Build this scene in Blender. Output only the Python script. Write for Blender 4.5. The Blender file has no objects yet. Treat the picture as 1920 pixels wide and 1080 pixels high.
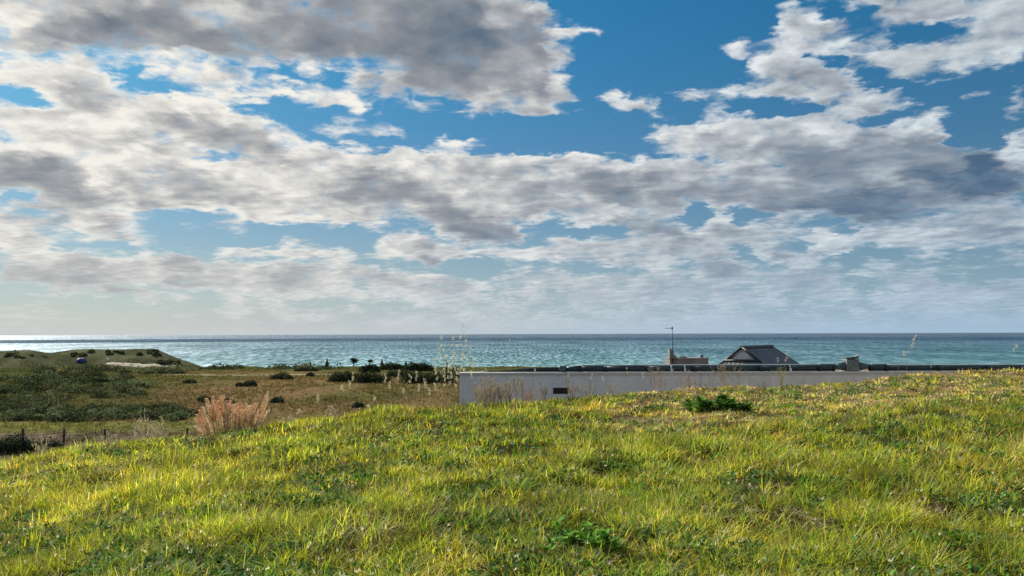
import bpy, bmesh, math, random
import numpy as np
from mathutils import Vector, Matrix, Euler

scene = bpy.context.scene
col = scene.collection
PI = math.pi

# ---------------------------------------------------------------- camera
EYE = 20.0                      # metres above the sea
FPX = 1493.0                    # focal length in photo pixels (1920 wide)
cam_d = bpy.data.cameras.new("camera")
cam_d.sensor_width = 36.0
cam_d.lens = FPX / 1920.0 * 36.0
cam_d.clip_start = 0.05
cam_d.clip_end = 200000.0
cam = bpy.data.objects.new("camera", cam_d)
cam.location = (0, 0, EYE)
PITCH = math.atan(86.0 / FPX)
cam.rotation_euler = (Matrix.Rotation(math.radians(90) + PITCH, 3, 'X') @ Matrix.Rotation(math.radians(-0.17), 3, 'Z')).to_euler()
col.objects.link(cam)
scene.camera = cam
CR = cam.rotation_euler.to_matrix()

def ray(px, py):
    return CR @ Vector(((px - 960.0) / FPX, (540.0 - py) / FPX, -1.0))

def at(px, py, Y):
    """world point seen at photo pixel (px, py) at forward distance Y"""
    d = ray(px, py)
    return Vector((0, 0, EYE)) + d * (Y / d.y)

# ---------------------------------------------------------------- light
SUN_AZ = math.radians(-43.0)     # left of the view direction (+Y)
SUN_EL = math.radians(34.0)
sd = Vector((math.sin(SUN_AZ) * math.cos(SUN_EL), math.cos(SUN_AZ) * math.cos(SUN_EL), math.sin(SUN_EL)))
sun_l = bpy.data.lights.new("sun", 'SUN')
sun_l.energy = 5.0
sun_l.angle = math.radians(0.55)
sun_l.color = (1.0, 0.95, 0.86)
sun = bpy.data.objects.new("sun", sun_l)
sun.rotation_euler = sd.to_track_quat('Z', 'Y').to_euler()
sun.location = (-30, 20, 60)
col.objects.link(sun)

vs = scene.view_settings
scene.display_settings.display_device = 'sRGB'
vs.view_transform = 'Standard'
vs.look = 'None'
vs.exposure = 0.42
vs.gamma = 1.0
vs.use_curve_mapping = False
try:
    scene.cycles.use_denoising = True
    scene.cycles.denoising_prefilter = 'NONE'
    scene.cycles.max_bounces = 6
    scene.cycles.transparent_max_bounces = 8
    scene.cycles.sample_clamp_indirect = 3.0
except Exception:
    pass

# ---------------------------------------------------------------- node helper
class NT:
    def __init__(self, tree):
        self.t = tree
        self.n = tree.nodes
        self.l = tree.links
    def put(self, sock, v):
        if isinstance(v, bpy.types.NodeSocket):
            self.l.new(v, sock)
        elif v is not None:
            sock.default_value = v
    def math(self, op, a, b=None, c=None, clamp=False):
        n = self.n.new('ShaderNodeMath'); n.operation = op; n.use_clamp = clamp
        self.put(n.inputs[0], a)
        if b is not None: self.put(n.inputs[1], b)
        if c is not None: self.put(n.inputs[2], c)
        return n.outputs[0]
    def vmath(self, op, a, b=None):
        n = self.n.new('ShaderNodeVectorMath'); n.operation = op
        self.put(n.inputs[0], a)
        if b is not None:
            self.put(n.inputs['Scale'] if op == 'SCALE' else n.inputs[1], b)
        return n.outputs[0]
    def comb(self, x, y, z):
        n = self.n.new('ShaderNodeCombineXYZ')
        self.put(n.inputs[0], x); self.put(n.inputs[1], y); self.put(n.inputs[2], z)
        return n.outputs[0]
    def sep(self, v):
        n = self.n.new('ShaderNodeSeparateXYZ'); self.put(n.inputs[0], v)
        return n.outputs
    def noise(self, vec, scale, detail=4, rough=0.5, lac=2.0, dist=0.0, out=0, dim='3D'):
        n = self.n.new('ShaderNodeTexNoise'); n.noise_dimensions = dim
        self.put(n.inputs['Vector'], vec)
        n.inputs['Scale'].default_value = scale; n.inputs['Detail'].default_value = detail
        n.inputs['Roughness'].default_value = rough; n.inputs['Lacunarity'].default_value = lac
        n.inputs['Distortion'].default_value = dist
        return n.outputs[out]
    def mix(self, f, a, b, mode='MIX'):
        n = self.n.new('ShaderNodeMix'); n.data_type = 'RGBA'; n.blend_type = mode
        self.put(n.inputs['Factor'], f); self.put(n.inputs[6], a); self.put(n.inputs[7], b)
        return n.outputs[2]
    def ss(self, v, lo, hi, a=0.0, b=1.0, kind='SMOOTHSTEP'):
        n = self.n.new('ShaderNodeMapRange'); n.interpolation_type = kind
        self.put(n.inputs[0], v); self.put(n.inputs[1], lo); self.put(n.inputs[2], hi)
        self.put(n.inputs[3], a); self.put(n.inputs[4], b)
        return n.outputs[0]
    def ramp(self, f, stops, interp='LINEAR'):
        n = self.n.new('ShaderNodeValToRGB'); n.color_ramp.interpolation = interp
        e = n.color_ramp.elements
        e[0].position = stops[0][0]; e[0].color = (*stops[0][1], 1)
        e[1].position = stops[-1][0]; e[1].color = (*stops[-1][1], 1)
        for p, c in stops[1:-1]:
            k = e.new(p); k.color = (*c, 1)
        self.put(n.inputs[0], f)
        return n.outputs[0]

# ---------------------------------------------------------------- sky
# cloud layout: ellipses over the sky, given by where their middles stand in the view
# (x, y, half width, half height, tilt deg, cover, lightness)
CLOUDS = [
 (960,580,1400,60,0,.72,.74),
 (250,400,700,300,0,.42,.8),
 # big grey bank, top left
 (260,20,480,120,0,1,.55),(620,60,380,95,0,1,.4),(860,90,210,110,8,1,.36),
 (250,55,230,50,4,1,.36),(15,30,75,34,0,1,.88),(430,22,90,26,0,1,.76),(170,5,140,16,0,1,.6),
 (640,70,180,50,5,1,.3),(900,80,110,60,8,1,.22),(985,145,90,62,10,1,.5),(1045,125,24,62,0,.9,.78),
 (955,188,85,20,-6,.9,.68),(700,135,60,24,0,.8,.45),(740,178,60,30,25,.56,.5),(650,128,30,26,0,.75,.85),(800,190,60,14,0,.5,.6),
 (960,25,50,34,0,.95,.6),(60,105,120,18,0,.85,.72),(330,112,170,16,0,.62,.8),
 # open blue
 (1230,60,170,150,0,.0,.8),(1060,60,14,26,0,.1,.8),(950,252,290,34,0,.0,.8),(1100,262,120,40,0,.0,.8),(1390,50,80,80,0,.0,.8),(720,235,60,30,0,.05,.8),
 (1080,58,52,15,-2,.95,.95),(1015,8,24,10,0,.8,.9),(1140,100,12,10,0,.46,.8),
 # broken streaks, left
 (300,150,120,24,0,.15,.8),(560,140,90,26,0,.18,.8),(540,205,110,20,8,.1,.8),(30,165,50,14,0,.12,.8),(90,200,110,10,4,.1,.8),
 (405,152,92,15,-3,.95,.95),(370,185,125,11,0,.95,.95),(628,185,58,20,18,.92,.92),(528,165,46,13,-5,.85,.92),(330,133,80,9,0,.6,.85),(600,130,60,8,0,.6,.85),
 (130,160,110,42,12,1,.88),(165,185,60,34,25,1,.62),(205,200,34,26,60,1,.38),(30,140,60,16,0,.8,.88),
 (360,235,200,46,10,1,.9),(90,232,180,28,4,1,.88),(400,252,95,26,14,1,.5),(480,280,60,30,25,1,.55),(640,235,80,10,0,.7,.9),
 (150,262,42,6,3,.08,.8),(235,272,24,4,3,.15,.8),(390,302,50,5,3,.2,.8),(310,283,36,6,0,.15,.8),(500,315,60,10,8,.25,.7),(590,245,46,14,10,.15,.8),
 (690,245,90,8,2,.6,.92),(820,272,80,8,-3,.78,.9),(830,288,50,8,0,.6,.9),(760,290,60,6,0,.55,.9),
 # long bank below
 (230,325,330,62,8,1,.82),(60,315,110,28,5,1,.5),(110,355,110,34,10,1,.36),(30,345,60,22,0,1,.42),(300,305,170,22,6,1,.92),(60,278,90,16,8,1,.92),(180,340,30,20,40,1,.95),
 (390,350,90,28,10,1,.5),(385,385,60,12,20,1,.42),(285,380,50,12,10,1,.52),(470,330,60,26,0,1,.88),(520,392,90,18,10,1,.95),(440,398,120,10,8,1,.95),(450,372,40,12,20,1,.45),
 (20,375,26,14,0,.2,.7),(50,370,20,8,0,.1,.8),
 # main middle bank
 (880,350,420,62,0,1,.8),(610,345,130,62,0,1,.85),(700,310,200,22,0,1,.92),(1000,312,260,18,0,1,.86),(720,350,95,26,12,1,.45),(640,362,50,20,15,1,.55),(790,385,95,30,16,1,.42),
 (900,430,90,26,10,1,.4),(905,440,66,13,8,1,.25),(640,400,90,20,5,.95,.8),(780,390,30,10,0,1,.85),(950,345,46,30,0,1,.82),(930,385,50,30,0,1,.78),(1030,352,70,22,0,1,.5),(1000,385,40,20,0,1,.5),
 (1150,350,80,28,15,1,.42),(1180,365,34,26,45,1,.36),(1100,400,60,22,0,1,.72),(1240,330,70,34,0,1,.66),(1270,380,80,34,0,1,.66),(1235,432,70,18,12,1,.34),(1190,420,50,14,10,1,.5),
 (1300,330,120,28,0,1,.72),
 # right bank
 (1440,262,210,44,0,1,.82),(1620,280,210,52,8,1,.66),(1400,340,160,36,0,1,.72),(1380,237,150,15,-2,1,.92),(1560,250,70,26,0,1,.88),(1700,245,90,26,12,1,.86),
 (1335,294,36,8,0,.25,.7),(1480,260,40,16,0,1,.6),(1570,318,110,40,8,1,.42),(1450,372,180,26,4,1,.44),(1370,365,120,16,0,1,.5),(1660,338,46,20,20,1,.7),(1640,380,110,26,0,1,.16),(1680,400,75,16,4,1,.06),(1590,400,110,20,3,1,.12),
 (1810,322,120,50,6,1,.14),(1845,330,80,40,0,1,.04),(1750,290,70,28,20,1,.4),(1900,290,26,34,60,.9,.82),(1730,370,70,10,5,1,.4),
 # upper right
 (1530,62,66,44,8,1,.86),(1495,85,70,26,0,.9,.84),(1470,125,120,24,18,.95,.8),(1400,100,44,12,5,.85,.88),(1440,168,90,14,-3,.85,.82),(1320,185,60,14,0,.75,.78),(1340,198,40,12,0,.6,.75),
 (1570,175,140,34,12,.9,.72),(1690,200,110,26,18,.85,.74),(1760,225,80,20,25,.8,.7),(1185,196,60,13,14,.9,.9),(1152,180,20,16,60,.85,.9),(1250,212,40,9,10,.55,.7),(1180,165,24,9,30,.4,.7),
 (1650,108,150,30,-3,.9,.72),(1800,95,160,30,-8,.95,.78),(1880,75,80,30,-8,1,.85),(1640,50,40,40,0,.72,.66),(1780,15,190,34,0,.85,.68),(1600,130,90,24,20,.66,.6),(1740,140,90,16,0,.62,.6),
 (1745,60,66,12,-6,.05,.8),(1590,25,60,16,0,.18,.8),(1560,118,60,8,10,.1,.8),(1680,158,80,12,8,.12,.8),(1470,205,90,13,0,.05,.8),(1640,228,60,10,4,.08,.8),
 (1850,165,120,28,0,.0,.8),(1830,240,66,40,10,.0,.8),(1760,190,120,8,-14,.36,.7),(1912,200,18,26,0,.8,.75),(1905,252,28,14,0,.8,.85),
 # lower sky
 (120,425,170,50,4,.95,.8),(60,395,60,22,0,.9,.6),(70,430,50,16,0,1,.66),(30,450,60,20,0,.9,.75),(200,440,120,10,0,.8,.8),
 (370,428,110,30,2,.0,.8),(480,440,150,22,0,.0,.8),(620,438,70,12,0,.0,.8),(330,415,60,8,0,.3,.8),(430,425,40,14,20,.6,.6),(560,455,40,12,0,.6,.75),(640,462,30,18,0,.65,.75),
 (180,460,90,6,0,.25,.8),(300,470,120,5,0,.3,.8),(530,472,120,6,0,.85,.85),(600,482,160,4,0,.8,.85),(420,485,80,12,0,.1,.8),(520,490,120,8,0,.3,.8),
 (680,455,70,18,0,.0,.8),(860,480,80,10,0,.5,.8),(780,462,62,20,14,1,.75),(808,478,34,20,35,1,.3),(725,455,34,8,0,.9,.92),
 (980,475,220,9,0,.92,.84),(1090,442,110,18,5,.05,.8),(1040,455,50,14,0,.5,.7),(900,512,110,20,0,.0,.8),(1070,502,110,12,2,.1,.8),(985,500,30,8,0,.6,.8),(1040,515,40,10,0,.7,.75),
 (1180,470,130,30,0,.85,.66),(1130,525,250,18,0,.75,.62),
 (130,505,130,34,5,1,.62),(60,480,60,20,0,.9,.85),(70,510,40,18,0,1,.5),(130,535,60,10,0,1,.45),(20,512,32,18,0,1,.45),(150,490,40,14,0,1,.5),
 (330,505,130,26,0,1,.76),(335,492,40,16,0,1,.42),(240,542,60,5,0,1,.4),(350,535,50,8,0,1,.46),(430,505,50,18,0,1,.6),(430,540,60,8,0,1,.4),(560,515,120,26,0,1,.76),(555,525,50,22,0,1,.46),(640,505,60,16,0,1,.8),
 (780,525,100,18,0,1,.78),(840,540,50,14,0,1,.45),(700,520,50,14,0,1,.6),(690,545,220,10,0,.85,.7),
 (1310,408,30,30,0,.0,.8),(1397,408,20,18,0,.0,.8),(1350,420,26,30,0,.9,.82),(1420,440,80,30,0,.95,.76),(1310,455,90,26,0,.95,.76),(1500,405,60,12,0,.6,.6),
 (1595,428,90,14,4,.0,.8),(1630,488,90,20,0,.0,.8),(1548,450,56,20,4,1,.9),(1660,440,50,18,8,.9,.78),(1480,478,60,12,5,.95,.34),(1360,506,50,16,5,1,.36),(1340,485,40,10,0,.9,.5),
 (1540,500,80,16,12,.8,.72),(1500,520,90,14,0,.8,.45),(1650,505,70,10,-6,.85,.8),(1830,430,130,34,4,.95,.66),(1840,392,120,20,0,.9,.62),(1760,460,90,20,0,.85,.74),(1870,430,60,5,0,1,.5),(1900,480,80,14,0,.7,.6),
 (1720,530,90,9,0,.95,.38),(1860,538,90,8,0,.9,.46),(1740,500,130,14,0,.7,.62),(1300,545,130,10,0,.8,.6),(1050,560,250,8,0,.7,.6),
]
NSEG = 4
NA, NE = NSEG * 31 + 1, 44
AZ0, AZ1 = math.radians(-35.5), math.radians(35.5)
EL0, EL1 = math.radians(0.0), math.radians(24.5)
def sky_grid():
    az = np.linspace(AZ0, AZ1, NA)[None, :]; el = np.linspace(EL0, EL1, NE)[:, None]
    x = np.sin(az) * np.cos(el); y = np.cos(az) * np.cos(el); z = np.sin(el) + 0 * az
    Ri = np.array(CR.transposed())
    cx = Ri[0][0]*x + Ri[0][1]*y + Ri[0][2]*z
    cy = Ri[1][0]*x + Ri[1][1]*y + Ri[1][2]*z
    cz = Ri[2][0]*x + Ri[2][1]*y + Ri[2][2]*z
    px = 960 + FPX * cx / (-cz); py = 540 - FPX * cy / (-cz)
    cov = np.full(px.shape, .3); lum = np.full(px.shape, .75)
    for (bx, by, rx, ry, rot, c, b) in CLOUDS:
        a = math.radians(rot); ca, sa = math.cos(a), math.sin(a)
        rx = max(rx, 10); ry = max(ry, 7)
        dx, dy = px - bx, py - by
        u = (dx * ca + dy * sa) / rx; v = (-dx * sa + dy * ca) / ry
        r = np.sqrt(u*u + v*v)
        w = np.clip((1.35 - r) / .7, 0, 1); w = w*w*(3-2*w)
        cov += (c - cov) * w; lum += (b - lum) * w
    return cov, lum

world = bpy.data.worlds.new("World")
scene.world = world
world.use_nodes = True
wt = world.node_tree
for n in list(wt.nodes): wt.nodes.remove(n)
W = NT(wt)
tc = W.n.new('ShaderNodeTexCoord')
D = W.vmath('NORMALIZE', tc.outputs['Generated'])
dx, dy, dz = W.sep(D)
az = W.math('ARCTAN2', dx, dy)
el = W.math('ARCSINE', dz)
elp = W.math('MAXIMUM', el, 0.0)
zc = W.math('ADD', W.math('MAXIMUM', dz, 0.0), 0.13)
P = W.comb(W.math('DIVIDE', dx, zc), W.math('DIVIDE', dy, zc), 0.0)
# warp that frays the layout
wn = W.n.new('ShaderNodeTexNoise')
W.put(wn.inputs['Vector'], P); wn.inputs['Scale'].default_value = 12.0; wn.inputs['Detail'].default_value = 5.0; wn.inputs['Roughness'].default_value = .58
wx, wy, wz_ = W.sep(wn.outputs['Color'])
wamp = W.ss(elp, 0.0, 0.25, 0.012, 0.060, 'LINEAR')
az_w = W.math('MULTIPLY_ADD', W.math('SUBTRACT', wx, .5), wamp, az)
el_w = W.math('MULTIPLY_ADD', W.math('SUBTRACT', wy, .5), W.math('MULTIPLY', wamp, .55), elp)
W_ua = W.math('DIVIDE', W.math('SUBTRACT', az_w, AZ0), AZ1 - AZ0)
W_ve = W.math('MULTIPLY', W.math('DIVIDE', W.math('SUBTRACT', el_w, EL0), EL1 - EL0), NE - 1)
W_ve = W.math('MINIMUM', W.math('MAXIMUM', W_ve, 0.0), NE - 1.001)
def group_tree(name, ins, outs):
    g = bpy.data.node_groups.new(name, 'ShaderNodeTree')
    for i in ins: g.interface.new_socket(i, in_out='INPUT', socket_type='NodeSocketFloat')
    for i in outs: g.interface.new_socket(i, in_out='OUTPUT', socket_type='NodeSocketVector')
    G = NT(g)
    return g, G, G.n.new('NodeGroupInput').outputs, G.n.new('NodeGroupOutput').inputs
cov, lum = sky_grid()
gt, G, gin, gout = group_tree("cloud_layout", ("az", "el"), ("layout",))
pos = G.math('MULTIPLY', gin[0], float(NSEG))
segs = [G.math('SUBTRACT', pos, float(k)) for k in range(NSEG)]
sides = [G.math('GREATER_THAN', pos, float(k)) for k in range(1, NSEG)]
acc = None
for r in range(NE):                        # one band of elevation each
    g, R, rin, rout = group_tree("cloud_band", ["s%d" % k for k in range(2 * NSEG - 1)] + ["el"], ("layout",))
    cur = None
    for s in range(NSEG):
        st = [(k / 31.0, (float(cov[r, s * 31 + k]), float(lum[r, s * 31 + k]), 0)) for k in range(32)]
        o = R.ramp(rin[s], st, 'LINEAR')
        cur = o if cur is None else R.mix(rin[NSEG + s - 1], cur, o)
    w = R.math('SUBTRACT', 1.0, R.math('ABSOLUTE', R.math('SUBTRACT', rin[2 * NSEG - 1], float(r))), clamp=True)
    R.l.new(R.vmath('SCALE', cur, w), rout[0])
    n = G.n.new('ShaderNodeGroup'); n.node_tree = g
    for i, v in enumerate(segs + sides + [gin[1]]): G.l.new(v, n.inputs[i])
    acc = n.outputs[0] if acc is None else G.vmath('ADD', acc, n.outputs[0])
G.l.new(acc, gout[0])
gn = W.n.new('ShaderNodeGroup'); gn.node_tree = gt
W.put(gn.inputs[0], W_ua); W.put(gn.inputs[1], W_ve)
gx, gy, _ = W.sep(gn.outputs[0])
# away from the pictured part of the sky the clouds go on as broken fields
inside = W.math('MULTIPLY', W.ss(W.math('ABSOLUTE', az), math.radians(35), math.radians(48), 1, 0), W.ss(elp, math.radians(23.5), math.radians(34), 1, 0))
big = W.noise(P, 1.6, 3, .5)
gx = W.math('ADD', W.math('MULTIPLY', gx, inside), W.math('MULTIPLY', W.ss(big, .38, .62, .1, .85), W.math('SUBTRACT', 1.0, inside)))
gy = W.math('ADD', W.math('MULTIPLY', gy, inside), W.math('MULTIPLY', .92, W.math('SUBTRACT', 1.0, inside)))  # unseen clouds brightened, adding fill on the shaded wall

def cloud_noise(off, det):
    p = W.vmath('ADD', P, off[0]); q = W.vmath('MULTIPLY', W.vmath('ADD', D, off[1]), (1, 1, 1.8))
    return W.noise(p, 7.0, det, .52, dist=.3), W.noise(q, 13.0, det, .5, dist=.3)
na, nb = cloud_noise(((0, 0, 0), (0, 0, 0)), 7)
ma, mb = cloud_noise(((-.035, -.028, 0), (-.007, 0, .010)), 4)
v = W.n.new('ShaderNodeTexVoronoi'); v.feature = 'SMOOTH_F1'
v.voronoi_dimensions = '2D'
W.put(v.inputs['Vector'], W.vmath('ADD', W.comb(az, W.math('MULTIPLY', el, 1.5), 0.0), W.vmath('SCALE', wn.outputs['Color'], .06)))
v.inputs['Scale'].default_value = 26.0; v.inputs['Detail'].default_value = 2.0; v.inputs['Roughness'].default_value = .5
v.inputs['Smoothness'].default_value = .4
puff = W.math('SUBTRACT', 1.02, v.outputs['Distance'])
n0 = W.math('ADD', W.math('ADD', W.math('MULTIPLY', na, .42), W.math('MULTIPLY', nb, .38)), W.math('MULTIPLY', puff, .20))
relief = W.math('ADD', W.math('MULTIPLY', W.math('SUBTRACT', na, ma), 1.1), W.math('MULTIPLY', W.math('SUBTRACT', nb, mb), 1.1))
relief = W.math('ADD', relief, W.math('MULTIPLY', W.math('SUBTRACT', puff, .62), .42))
nc = W.math('SUBTRACT', n0, .5)
raw = W.math('MULTIPLY_ADD', nc, 2.0, gx)
streak = W.noise(W.comb(W.math('MULTIPLY', az, 13.0), W.math('MULTIPLY', el, 62.0), W.math('MULTIPLY', wx, .8)), 1.0, 4, .55, dist=.4)
raw = W.math('ADD', raw, W.math('MULTIPLY', W.math('SUBTRACT', streak, .5), W.ss(gx, 1.02, .88, 0.0, 1.25)))
alpha = W.ss(raw, .24, .88)
thick = W.ss(raw, .5, 1.15)
relief = W.math('MULTIPLY', relief, W.ss(gy, .2, .8, .42, 1.0, 'LINEAR'))
b = W.math('ADD', gy, relief)
b = W.math('ADD', W.math('ADD', b, W.ss(az, -.6, .5, .15, .035)), W.math('MULTIPLY', nc, -.22))
b = W.math('ADD', b, W.math('MULTIPLY', W.math('SUBTRACT', .55, thick), .34))
ccol = W.ramp(b, [(0.0, (.055, .115, .195)), (.2, (.165, .205, .260)), (.4, (.28, .305, .345)), (.58, (.43, .45, .475)), (.78, (.63, .64, .64)), (1.0, (.86, .86, .83))])

sky = W.n.new('ShaderNodeTexSky')
sky.sky_type = 'NISHITA'
sky.sun_disc = False
sky.sun_elevation = SUN_EL
sky.sun_rotation = SUN_AZ
sky.altitude = 20
sky.air_density = 1.0
sky.dust_density = 0.6
sky.ozone_density = 3.0
SKY = 0.075
base = W.vmath('SCALE', sky.outputs[0], SKY)
base = W.vmath('MULTIPLY', base, W.mix(W.ss(elp, .05, .42), (.42, .64, .76, 1), (.195, .82, 1.03, 1)))
ccol = W.mix(1.0, ccol, W.mix(W.ss(az, -.35, .6), (1.09, 1.05, 1.0, 1), (.86, .93, 1.0, 1)), 'MULTIPLY')
lit = W.mix(alpha, base, ccol)
# pale air low over the sea
hcol = W.mix(W.ss(az, -.55, .55), (.60, .615, .605, 1), (.37, .515, .67, 1))
hz = W.math('MULTIPLY', W.math('EXPONENT', W.math('MULTIPLY', elp, -13.5)), 1.0)
lit = W.mix(hz, lit, hcol)
bg = W.n.new('ShaderNodeBackground')
W.put(bg.inputs[0], lit)
bg.inputs[1].default_value = 0.747      # the picture is exposed up by 0.42 stops
wo = W.n.new('ShaderNodeOutputWorld')
W.l.new(bg.outputs[0], wo.inputs[0])
world.cycles.sampling_method = 'MANUAL'
world.cycles.sample_map_resolution = 512

# ================================================================ helpers
rng = np.random.default_rng(7)
random.seed(7)

def tag(o, label=None, cat=None, group=None, kind=None):
    if label: o['label'] = label
    if cat: o['category'] = cat
    if group: o['group'] = group
    if kind: o['kind'] = kind
    return o

def link(o, parent=None):
    col.objects.link(o)
    if parent is not None:
        o.parent = parent
    return o

def empty(name, loc, rz=0.0):
    o = bpy.data.objects.new(name, None)
    o.empty_display_size = .2
    o.location = loc; o.rotation_euler = (0, 0, rz)
    return link(o)

def np_mesh(name, verts, faces, mat, colors=None, parent=None, smooth=False):
    """verts (N,3); faces: list of index arrays (F,k); colors (N,3) per vertex"""
    me = bpy.data.meshes.new(name)
    verts = np.asarray(verts, dtype=np.float32)
    me.vertices.add(len(verts)); me.vertices.foreach_set('co', verts.ravel())
    faces = [np.asarray(f, dtype=np.int32) for f in faces if len(f)]
    nl = sum(f.size for f in faces); nf = sum(len(f) for f in faces)
    me.loops.add(nl); me.loops.foreach_set('vertex_index', np.concatenate([f.ravel() for f in faces]))
    tot = np.concatenate([np.full(len(f), f.shape[1], np.int32) for f in faces])
    st = np.concatenate([[0], np.cumsum(tot)[:-1]]).astype(np.int32)
    me.polygons.add(nf); me.polygons.foreach_set('loop_start', st)
    me.polygons.foreach_set('loop_total', tot)
    if smooth: me.polygons.foreach_set('use_smooth', np.ones(nf, dtype=bool))
    if colors is not None:
        ca = me.color_attributes.new('tint', 'FLOAT_COLOR', 'POINT')
        c4 = np.ones((len(verts), 4), np.float32); c4[:, :3] = colors
        ca.data.foreach_set('color', c4.ravel())
    me.update(calc_edges=True)
    me.materials.append(mat)
    return link(bpy.data.objects.new(name, me), parent)

class MB:
    """collects shapes into one mesh"""
    def __init__(self): self.b = bmesh.new()
    def box(self, c, s, rot=None, bevel=0.0):
        r = bmesh.ops.create_cube(self.b, size=1.0)
        vs_ = r['verts']
        bmesh.ops.scale(self.b, vec=s, verts=vs_)
        if bevel:
            es = list({e for v in vs_ for e in v.link_edges})
            q = bmesh.ops.bevel(self.b, geom=es, offset=bevel, segments=2, affect='EDGES', profile=.5)
            vs_ = q['verts']
        if rot is not None: bmesh.ops.rotate(self.b, cent=(0, 0, 0), matrix=rot, verts=vs_)
        bmesh.ops.translate(self.b, vec=c, verts=vs_)
        return self
    def tube(self, pts, rad, seg=8, caps=True):
        pts = [Vector(p) for p in pts]
        rad = list(rad) if hasattr(rad, '__len__') else [rad] * len(pts)
        rings = []
        for i, p in enumerate(pts):
            d = (pts[min(i + 1, len(pts) - 1)] - pts[max(i - 1, 0)]).normalized()
            a = d.cross(Vector((0, 0, 1)) if abs(d.z) < .9 else Vector((1, 0, 0))).normalized(); b2 = d.cross(a)
            rings.append([self.b.verts.new(p + (a * math.cos(t) + b2 * math.sin(t)) * rad[i]) for t in [2 * PI * k / seg for k in range(seg)]])
        for i in range(len(rings) - 1):
            for k in range(seg):
                self.b.faces.new((rings[i][k], rings[i][(k + 1) % seg], rings[i + 1][(k + 1) % seg], rings[i + 1][k])).smooth = True
        if caps:
            self.b.faces.new(rings[0][::-1]); self.b.faces.new(rings[-1])
        return self
    def poly(self, pts):
        self.b.faces.new([self.b.verts.new(p) for p in pts]); return self
    def slab(self, pts, t):
        """a flat polygon given real thickness t downwards along its normal"""
        pts = [Vector(p) for p in pts]
        n = (pts[1] - pts[0]).cross(pts[2] - pts[0]).normalized()
        up = [self.b.verts.new(p) for p in pts]; dn = [self.b.verts.new(p - n * t) for p in pts]
        self.b.faces.new(up); self.b.faces.new(dn[::-1])
        for i in range(len(pts)):
            j = (i + 1) % len(pts)
            self.b.faces.new((up[i], dn[i], dn[j], up[j]))
        return self
    def build(self, name, mat, parent=None, origin=None):
        me = bpy.data.meshes.new(name)
        bmesh.ops.recalc_face_normals(self.b, faces=self.b.faces)
        if origin is not None: bmesh.ops.translate(self.b, vec=-Vector(origin), verts=self.b.verts)
        self.b.to_mesh(me); self.b.free()
        me.materials.append(mat)
        o = link(bpy.data.objects.new(name, me), parent)
        if origin is not None and parent is None: o.location = origin
        return o

# value noise
def _hash(i, j, s):
    h = (i.astype(np.int64) * 374761393 + j.astype(np.int64) * 668265263 + s * 974634777) & 0xffffffff
    h = ((h ^ (h >> 13)) * 1274126177) & 0xffffffff
    return ((h ^ (h >> 16)) & 0xffffff) / float(0xffffff)
def vnoise(x, y, s=0):
    xi = np.floor(x); yi = np.floor(y); fx = x - xi; fy = y - yi
    fx = fx*fx*(3-2*fx); fy = fy*fy*(3-2*fy)
    xi = xi.astype(np.int64); yi = yi.astype(np.int64)
    return ((_hash(xi, yi, s)*(1-fx) + _hash(xi+1, yi, s)*fx)*(1-fy) + (_hash(xi, yi+1, s)*(1-fx) + _hash(xi+1, yi+1, s)*fx)*fy)
def fbm(x, y, s=0, o=4):
    a = 0; w = .5; t = 0
    for k in range(o):
        a = a + w*vnoise(x*2**k, y*2**k, s+k*17); t += w; w *= .5
    return a/t

# ================================================================ materials
def new_mat(name):
    m = bpy.data.materials.new(name); m.use_nodes = True
    for n in list(m.node_tree.nodes): m.node_tree.nodes.remove(n)
    M_ = NT(m.node_tree)
    out = M_.n.new('ShaderNodeOutputMaterial')
    return m, M_, out

def std_mat(name, color, rough=.6, metal=0.0, var=.15, scale=6.0, bump=0.0, spec=.5, color2=None, coat=0.0):
    m, T, out = new_mat(name)
    g = T.n.new('ShaderNodeTexCoord')
    n = T.noise(g.outputs['Object'], scale, 6, .6)
    p = T.n.new('ShaderNodeBsdfPrincipled')
    c2 = color2 or tuple(c * (1 - var * 2) for c in color)
    T.put(p.inputs['Base Color'], T.mix(T.ss(n, .35, .65), (*c2, 1), (*color, 1)))
    p.inputs['Roughness'].default_value = rough; p.inputs['Metallic'].default_value = metal
    p.inputs['Specular IOR Level'].default_value = spec
    if bump:
        b_ = T.n.new('ShaderNodeBump'); b_.inputs['Strength'].default_value = bump; b_.inputs['Distance'].default_value = .02
        T.put(b_.inputs['Height'], n); T.l.new(b_.outputs[0], p.inputs['Normal'])
    T.l.new(p.outputs[0], out.inputs[0])
    return m

def leaf_mat(name, trans=.45, gloss=.06, rough=.6):
    """leaf or blade: reflects and lets light through; colour is the blade's own tint"""
    m, T, out = new_mat(name)
    a = T.n.new('ShaderNodeAttribute'); a.attribute_name = 'tint'
    d = T.n.new('ShaderNodeBsdfDiffuse'); T.put(d.inputs[0], a.outputs['Color'])
    t = T.n.new('ShaderNodeBsdfTranslucent'); T.put(t.inputs[0], T.mix(1.0, a.outputs['Color'], (1.0, 1.0, .62, 1), 'MULTIPLY'))
    mx = T.n.new('ShaderNodeMixShader'); mx.inputs[0].default_value = trans
    T.l.new(d.outputs[0], mx.inputs[1]); T.l.new(t.outputs[0], mx.inputs[2])
    g = T.n.new('ShaderNodeBsdfGlossy'); g.inputs['Roughness'].default_value = rough; g.inputs[0].default_value = (.9, .9, .85, 1)
    m2 = T.n.new('ShaderNodeMixShader'); m2.inputs[0].default_value = gloss
    T.l.new(mx.outputs[0], m2.inputs[1]); T.l.new(g.outputs[0], m2.inputs[2])
    T.l.new(m2.outputs[0], out.inputs[0])
    return m

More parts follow.
